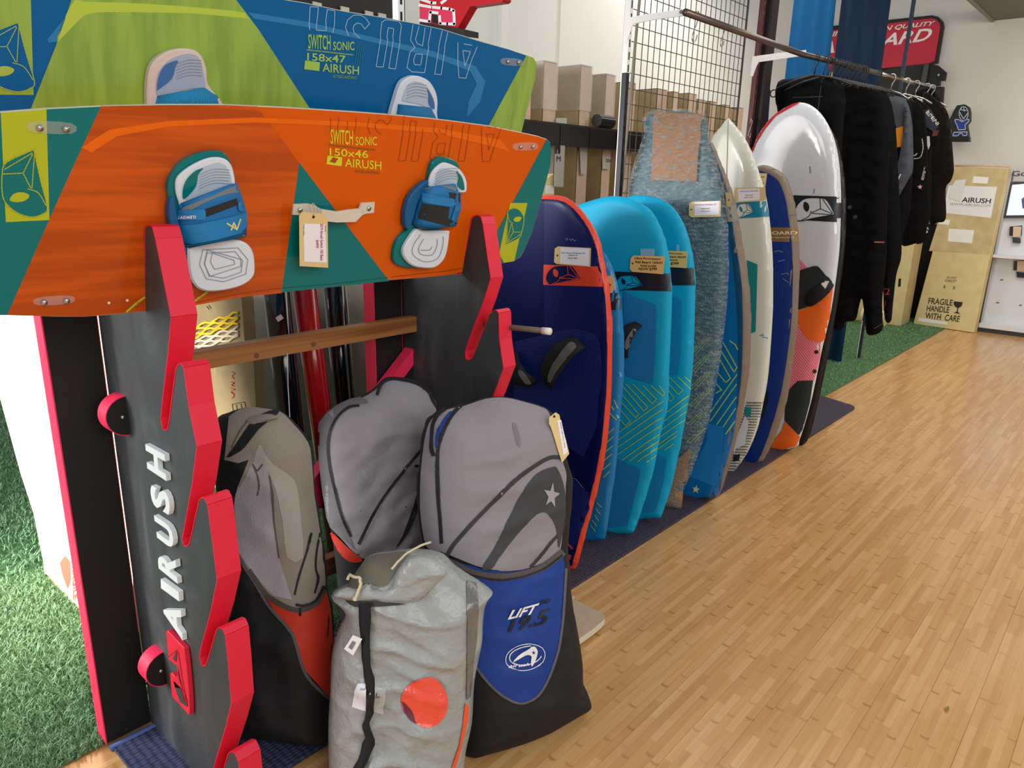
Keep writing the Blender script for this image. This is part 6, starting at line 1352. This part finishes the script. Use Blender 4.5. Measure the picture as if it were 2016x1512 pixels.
for n_, (x, y) in enumerate([(2002, 452), (2010, 520)]):
    pc = YP(Yd+.05); t2 = T('camera_pack', ['small boxed camera with beige tag hanging above the display shelf', 'small boxed camera with beige tag hanging below the display shelf'][n_], 'camera', pc.hit(x, y+20)[0], 'hanging camera packs')
    pxslab('pack', [(x-14,y-6),(x+10,y-8),(x+9,y+12),(x-15,y+12)], pc, .02, M('#1A1A1E', .4), t2, h=.022)
    pxslab('tag', [(x-7,y-6),(x+9,y-6),(x+7,y+14),(x-8,y+15)], pc, .001, M('#D9BFA4', .6), t2, h=.026)
    pxslab('camera', [(x-9,y+15),(x+7,y+17),(x+7,y+27),(x-8,y+26)], pc, .02, M('#24262C', .25), t2, h=.024)
for x, y in [(1972,551),(1964,596),(2009,601)]: decal('peg_slot', [[(x-3,y-1),(x+3,y-1),(x+3,y+1),(x-3,y+1)]], YP(Yd+.058), M('#4A4A4E', .5), t, .001)
# ================================================================== garments on the rail
NEO = M('#070708', .8, spec=.15, bump=('noise', 9, .6, .02)); NEO2 = M('#09090C', .8, spec=.15, bump=('noise', 12, .5, .02)); GRS = M('#34363E', .7); ORJ = M('#E08A12', .6); DGR = M('#141A12', .7); BRJ = M('#16100B', .8, spec=.15, bump=('noise', 20, .5, .01))
def hanger(label, px, shoulders=.20, mat=None, dz=0):
    q = railpt(px); t = T('coat_hanger', label, 'hanger', q, 'coat hangers on the rail'); mat = mat or M('#121214', .4)
    c = q; r = .019
    L = [c+np.array([r*math.cos(a), 0, r*math.sin(a)]) for a in np.linspace(-.3, math.pi+.1, 9)] 
    L = L[::-1]+[c+np.array([.018, 0, -.02]), c+np.array([.004, 0, -.045]), c+np.array([0, 0, -.085])]
    mb = MB(); mb.tube(L, .0036, 6); mb.build('hook', mat, t, smooth=True)
    b = c+np.array([0, 0, -.085]); mb = MB(); mb.tube([b+np.array([-shoulders, 0, -.06]), b+np.array([-shoulders*.5, 0, -.02]), b, b+np.array([shoulders*.5, 0, -.02]), b+np.array([shoulders, 0, -.06])], .006, 8); mb.build('shoulder_bar', mat, t, smooth=True); return t, c
hanger('black coat hanger standing alone just past the second white bracket', 1607)
for px in [1624, 1634, 1644, 1653, 1662, 1670, 1679, 1687, 1696, 1705]: hanger('thin black coat hanger crowded with others on the middle of the clothes rail', px)
_xs = np.linspace(1350, 1836, 300); _ys = np.array([railpt(x)[1] for x in _xs])
def pxY(Y): return float(np.interp(Y, _ys, _xs))
for wd, Y in zip(['carrying the padded vest', 'carrying the long wetsuit', 'carrying the wetsuit with red leg letters'], (4.45, 5.0, 5.3)): hanger('black coat hanger '+wd, pxY(Y), .16)
for wd, Y in zip(['carrying the grey and orange wetsuit', 'carrying the script printed wetsuit', 'carrying the navy rash top', 'carrying the brown jacket', 'at the very end of the rail'], (5.6, 5.95, 6.2, 6.5, 6.66)): hanger('chrome wire coat hanger '+wd, pxY(Y), .12, CHR)
print('HY', [(Y, pxY(Y)) for Y in (4.45,5,5.3,5.6,5.95,6.2,6.5)])
def garment(label, cat, px, Y, out, th, mat, parts=(), k=4, name='wetsuit', wr=.0025):
    pl = YP(Y); P = [pl.hit(*p)[0] for p in out]; zmin = min(p[2] for p in P); xm = sum(p[0] for p in P)/len(P)
    t = T(name, label, cat, (xm, Y, zmin), 'garments on the rail'); o, s = puff('body', cr(out, k), pl, th, .06, mat, t, step=.035, wr=wr, wf=14, seed=int(px)); return t, o, s, pl
ys_ = [4.40, 4.62, 4.85, 5.15, 5.45, 5.75, 6.1, 6.45]
t, o, s, pl = garment('black padded vest with red-edged collar, first garment above the white board', 'vest', 1610, 4.45, [(1526,182),(1536,158),(1560,155),(1585,149),(1600,146),(1625,150),(1650,160),(1664,182),(1662,230),(1655,330),(1650,430),(1640,620),(1560,640),(1548,430),(1545,330),(1536,260),(1530,215)], .05, NEO, name='vest')
strokes('seam', [[(1562,192),(1620,190)], [(1618,160),(1608,240)]], 1.2, s, M('#3A3A3E', .6), o, .003)
def ring(c, r, pl, name, mat, parent):
    mb = MB(); q = pl.hit(*c)[0]; mb.tube([q+np.array([r*math.cos(a), 0, r*math.sin(a)]) for a in np.linspace(.4, 5.6, 14)], .0035, 6); return mb.build(name, mat, parent, smooth=True)
ring((1523, 184), .02, pl, 'plastic_loop', M('#101010', .4), t)
t, o, s, pl = garment('long black full wetsuit with red wing logo, its legs reaching lowest over the turf', 'wetsuit', 1690, 5.0, [(1646,176),(1668,160),(1690,162),(1715,172),(1740,184),(1752,215),(1752,300),(1748,400),(1744,520),(1737,590),(1738,640),(1735,652),(1720,660),(1706,655),(1702,620),(1697,588),(1692,600),(1684,630),(1664,634),(1660,646),(1641,646),(1638,600),(1644,480),(1652,380),(1654,280),(1648,220)], .05, NEO)
strokes('wing_logo', [[(1722,477),(1738,477),(1748,480)], [(1738,478),(1746,466),(1750,456)], [(1746,480),(1752,466)]], 2.6, s, M('#A8382C', .6), o, .011)
strokes('wing_line', [[(1735,488),(1748,489)]], 1.0, s, M('#B0B0B4', .6), o, .011)
for c in [(1673,408),(1684,427)]:
    h, n = s.hit(*c)
    if h is not None: mb = MB(); mb.tube([h, h+n*.006], .012, 12); mb.build('snap_button', M('#5C5F62', .4, .5), t)
strokes('cuff_seam', [[(1706,640),(1722,646),(1736,636)]], 1.5, s, M('#2C2C30', .6), o, .011)
t, o, s, pl = garment('black wetsuit with red lettering down the leg, behind the long one', 'wetsuit', 1720, 5.3, [(1700,180),(1745,185),(1762,240),(1768,330),(1772,420),(1775,500),(1765,540),(1758,600),(1754,632),(1742,628),(1738,560),(1730,420),(1722,300)], .045, NEO2)
text('leg_print', [('2', [(1743,567),(1752,567),(1752,580),(1743,580)])], s, M('#A8302C', .6), o, off=.011)
strokes('leg_print', [[(1745,592),(1744,602)]], 1.6, s, M('#A8302C', .6), o, .011)
t, o, s, pl = garment('grey, green and orange panelled wetsuit with long grey sleeve', 'wetsuit', 1750, 5.6, [(1742,200),(1752,190),(1770,186),(1785,196),(1796,215),(1797,300),(1795,380),(1788,430),(1772,470),(1755,470),(1742,420),(1738,300)], .045, NEO2)
def h6(L): return [(x/4.725+1500, y/4.725+100) for x, y in L]
decal('green_panel', [h6([(1170,440),(1185,570),(1250,720),(1180,890),(1150,900),(1150,600)])], s, DGR, o, .008, step=8)
decal('grey_panel', [h6([(1200,415),(1330,450),(1360,520),(1330,700),(1255,715),(1190,570),(1175,460)])], s, M('#40444C', .7), o, .008, step=8)
decal('orange_panel', [h6([(1250,720),(1318,703),(1305,893),(1185,905),(1210,800)])], s, ORJ, o, .010, step=8)
sl, s2 = puff('sleeve', cr(h6([(1330,480),(1370,520),(1400,700),(1408,900),(1405,1110),(1368,1190),(1300,1310),(1240,1410),(1172,1390),(1240,1150),(1290,920),(1320,700)]), 3), YP(5.53), .03, .03, M('#454853', .7), t, step=.03, wr=.003, wf=20, seed=2)
strokes('sleeve_print', [h6([(1228,1290),(1290,1150)])], 2.4, s2, M('#C8C8CC', .6), sl, .003)
decal('sleeve_mark', [h6([(1200,1340),(1220,1320),(1225,1345),(1210,1355)])], s2, M('#D8D8DC', .6), sl, .003, step=6)
t, o, s, pl = garment('black short wetsuit with white script and pink flower print', 'wetsuit', 1775, 5.95, [(1780,205),(1798,200),(1818,212),(1824,260),(1828,340),(1830,400),(1826,440),(1820,468),(1800,480),(1775,482),(1778,440),(1790,360),(1786,280)], .045, NEO)
text('script_print', [('illus', h6([(1495,1080),(1520,1085),(1500,1205),(1478,1200)]))], s, M('#D0D0D4', .6), o, shear=.3, off=.011)
decal('flower_print', [star(*h6([(1470,1268)])[0], 5, 0)], s, M('#D890A0', .6), o, .010, step=6)
strokes('white_cord', [cr(h6([(1400,1003),(1450,1000),(1480,980),(1500,900),(1490,820)]), 3, False), h6([(1408,972),(1425,975),(1442,955)])], 1.5, YP(5.88), M('#D8CFC4', .6), t, .0)
t, o, s, pl = garment('navy sleeved rash top with white shoulder lettering and pale hem print', 'rash top', 1790, 6.2, [(1800,200),(1825,206),(1845,236),(1849,262),(1843,285),(1834,300),(1833,400),(1829,440),(1826,470),(1800,476),(1795,400),(1797,300)], .045, NEO2, name='rash_top')
decal('navy_shoulder', [h6([(1500,560),(1560,540),(1640,700),(1600,760),(1520,700)])], s, M('#151A30', .7), o, .008, step=8)
text('shoulder_print', [('BIMINI', h6([(1545,560),(1640,680),(1615,700),(1520,580)]))], s, M('#C8C8BE', .6), o, bold=.02, off=.011)
decal('red_patch', [h6([(1590,740),(1640,745),(1625,790),(1575,800)])], s, M('#5A1A18', .7), o, .010, step=8)
decal('white_tag', [h6([(1535,795),(1560,795),(1565,880),(1548,920),(1538,880)])], YP(6.1), M('#CFCFD2', .5), t, 0)
text('hem_print', [('TS', [(1808,447),(1826,449),(1825,460),(1807,459)])], s, M('#B8BABE', .6), o, bold=.03, shear=.2, off=.011)
strokes('hem_wing', [[(1782,446),(1800,447),(1806,446),(1798,456),(1790,451),(1782,446)]], 1.0, s, M('#8E9094', .6), o, .011)
t, o, s, pl = garment('dark brown loose jacket hanging last on the rail', 'jacket', 1815, 6.5, [(1818,182),(1845,196),(1862,214),(1870,240),(1876,300),(1878,335),(1872,356),(1862,372),(1862,430),(1846,438),(1830,438),(1828,340),(1820,240)], .05, BRJ, name='jacket')
t, o, s, pl = garment('black shoulder bag shape of a wetsuit at the back of the rail', 'wetsuit', 1830, 6.7, [(1800,180),(1830,172),(1850,190),(1856,215),(1840,240),(1815,230),(1800,205)], .04, NEO)
# leaf on the floor
q = FLOOR.hit(1864, 1398)[0]
mb = MB(); mb.add([q+np.array(p) for p in [(0,-.02,.004),(.006,0,.006),(0,.02,.004),(-.006,0,.003)]], [(0,1,2,3)]); o = mb.build('dry_leaf', M('#8A7A3C', .7)); o['label'] = 'tiny dry curled leaf on the bamboo floor'; o['category'] = 'leaf'
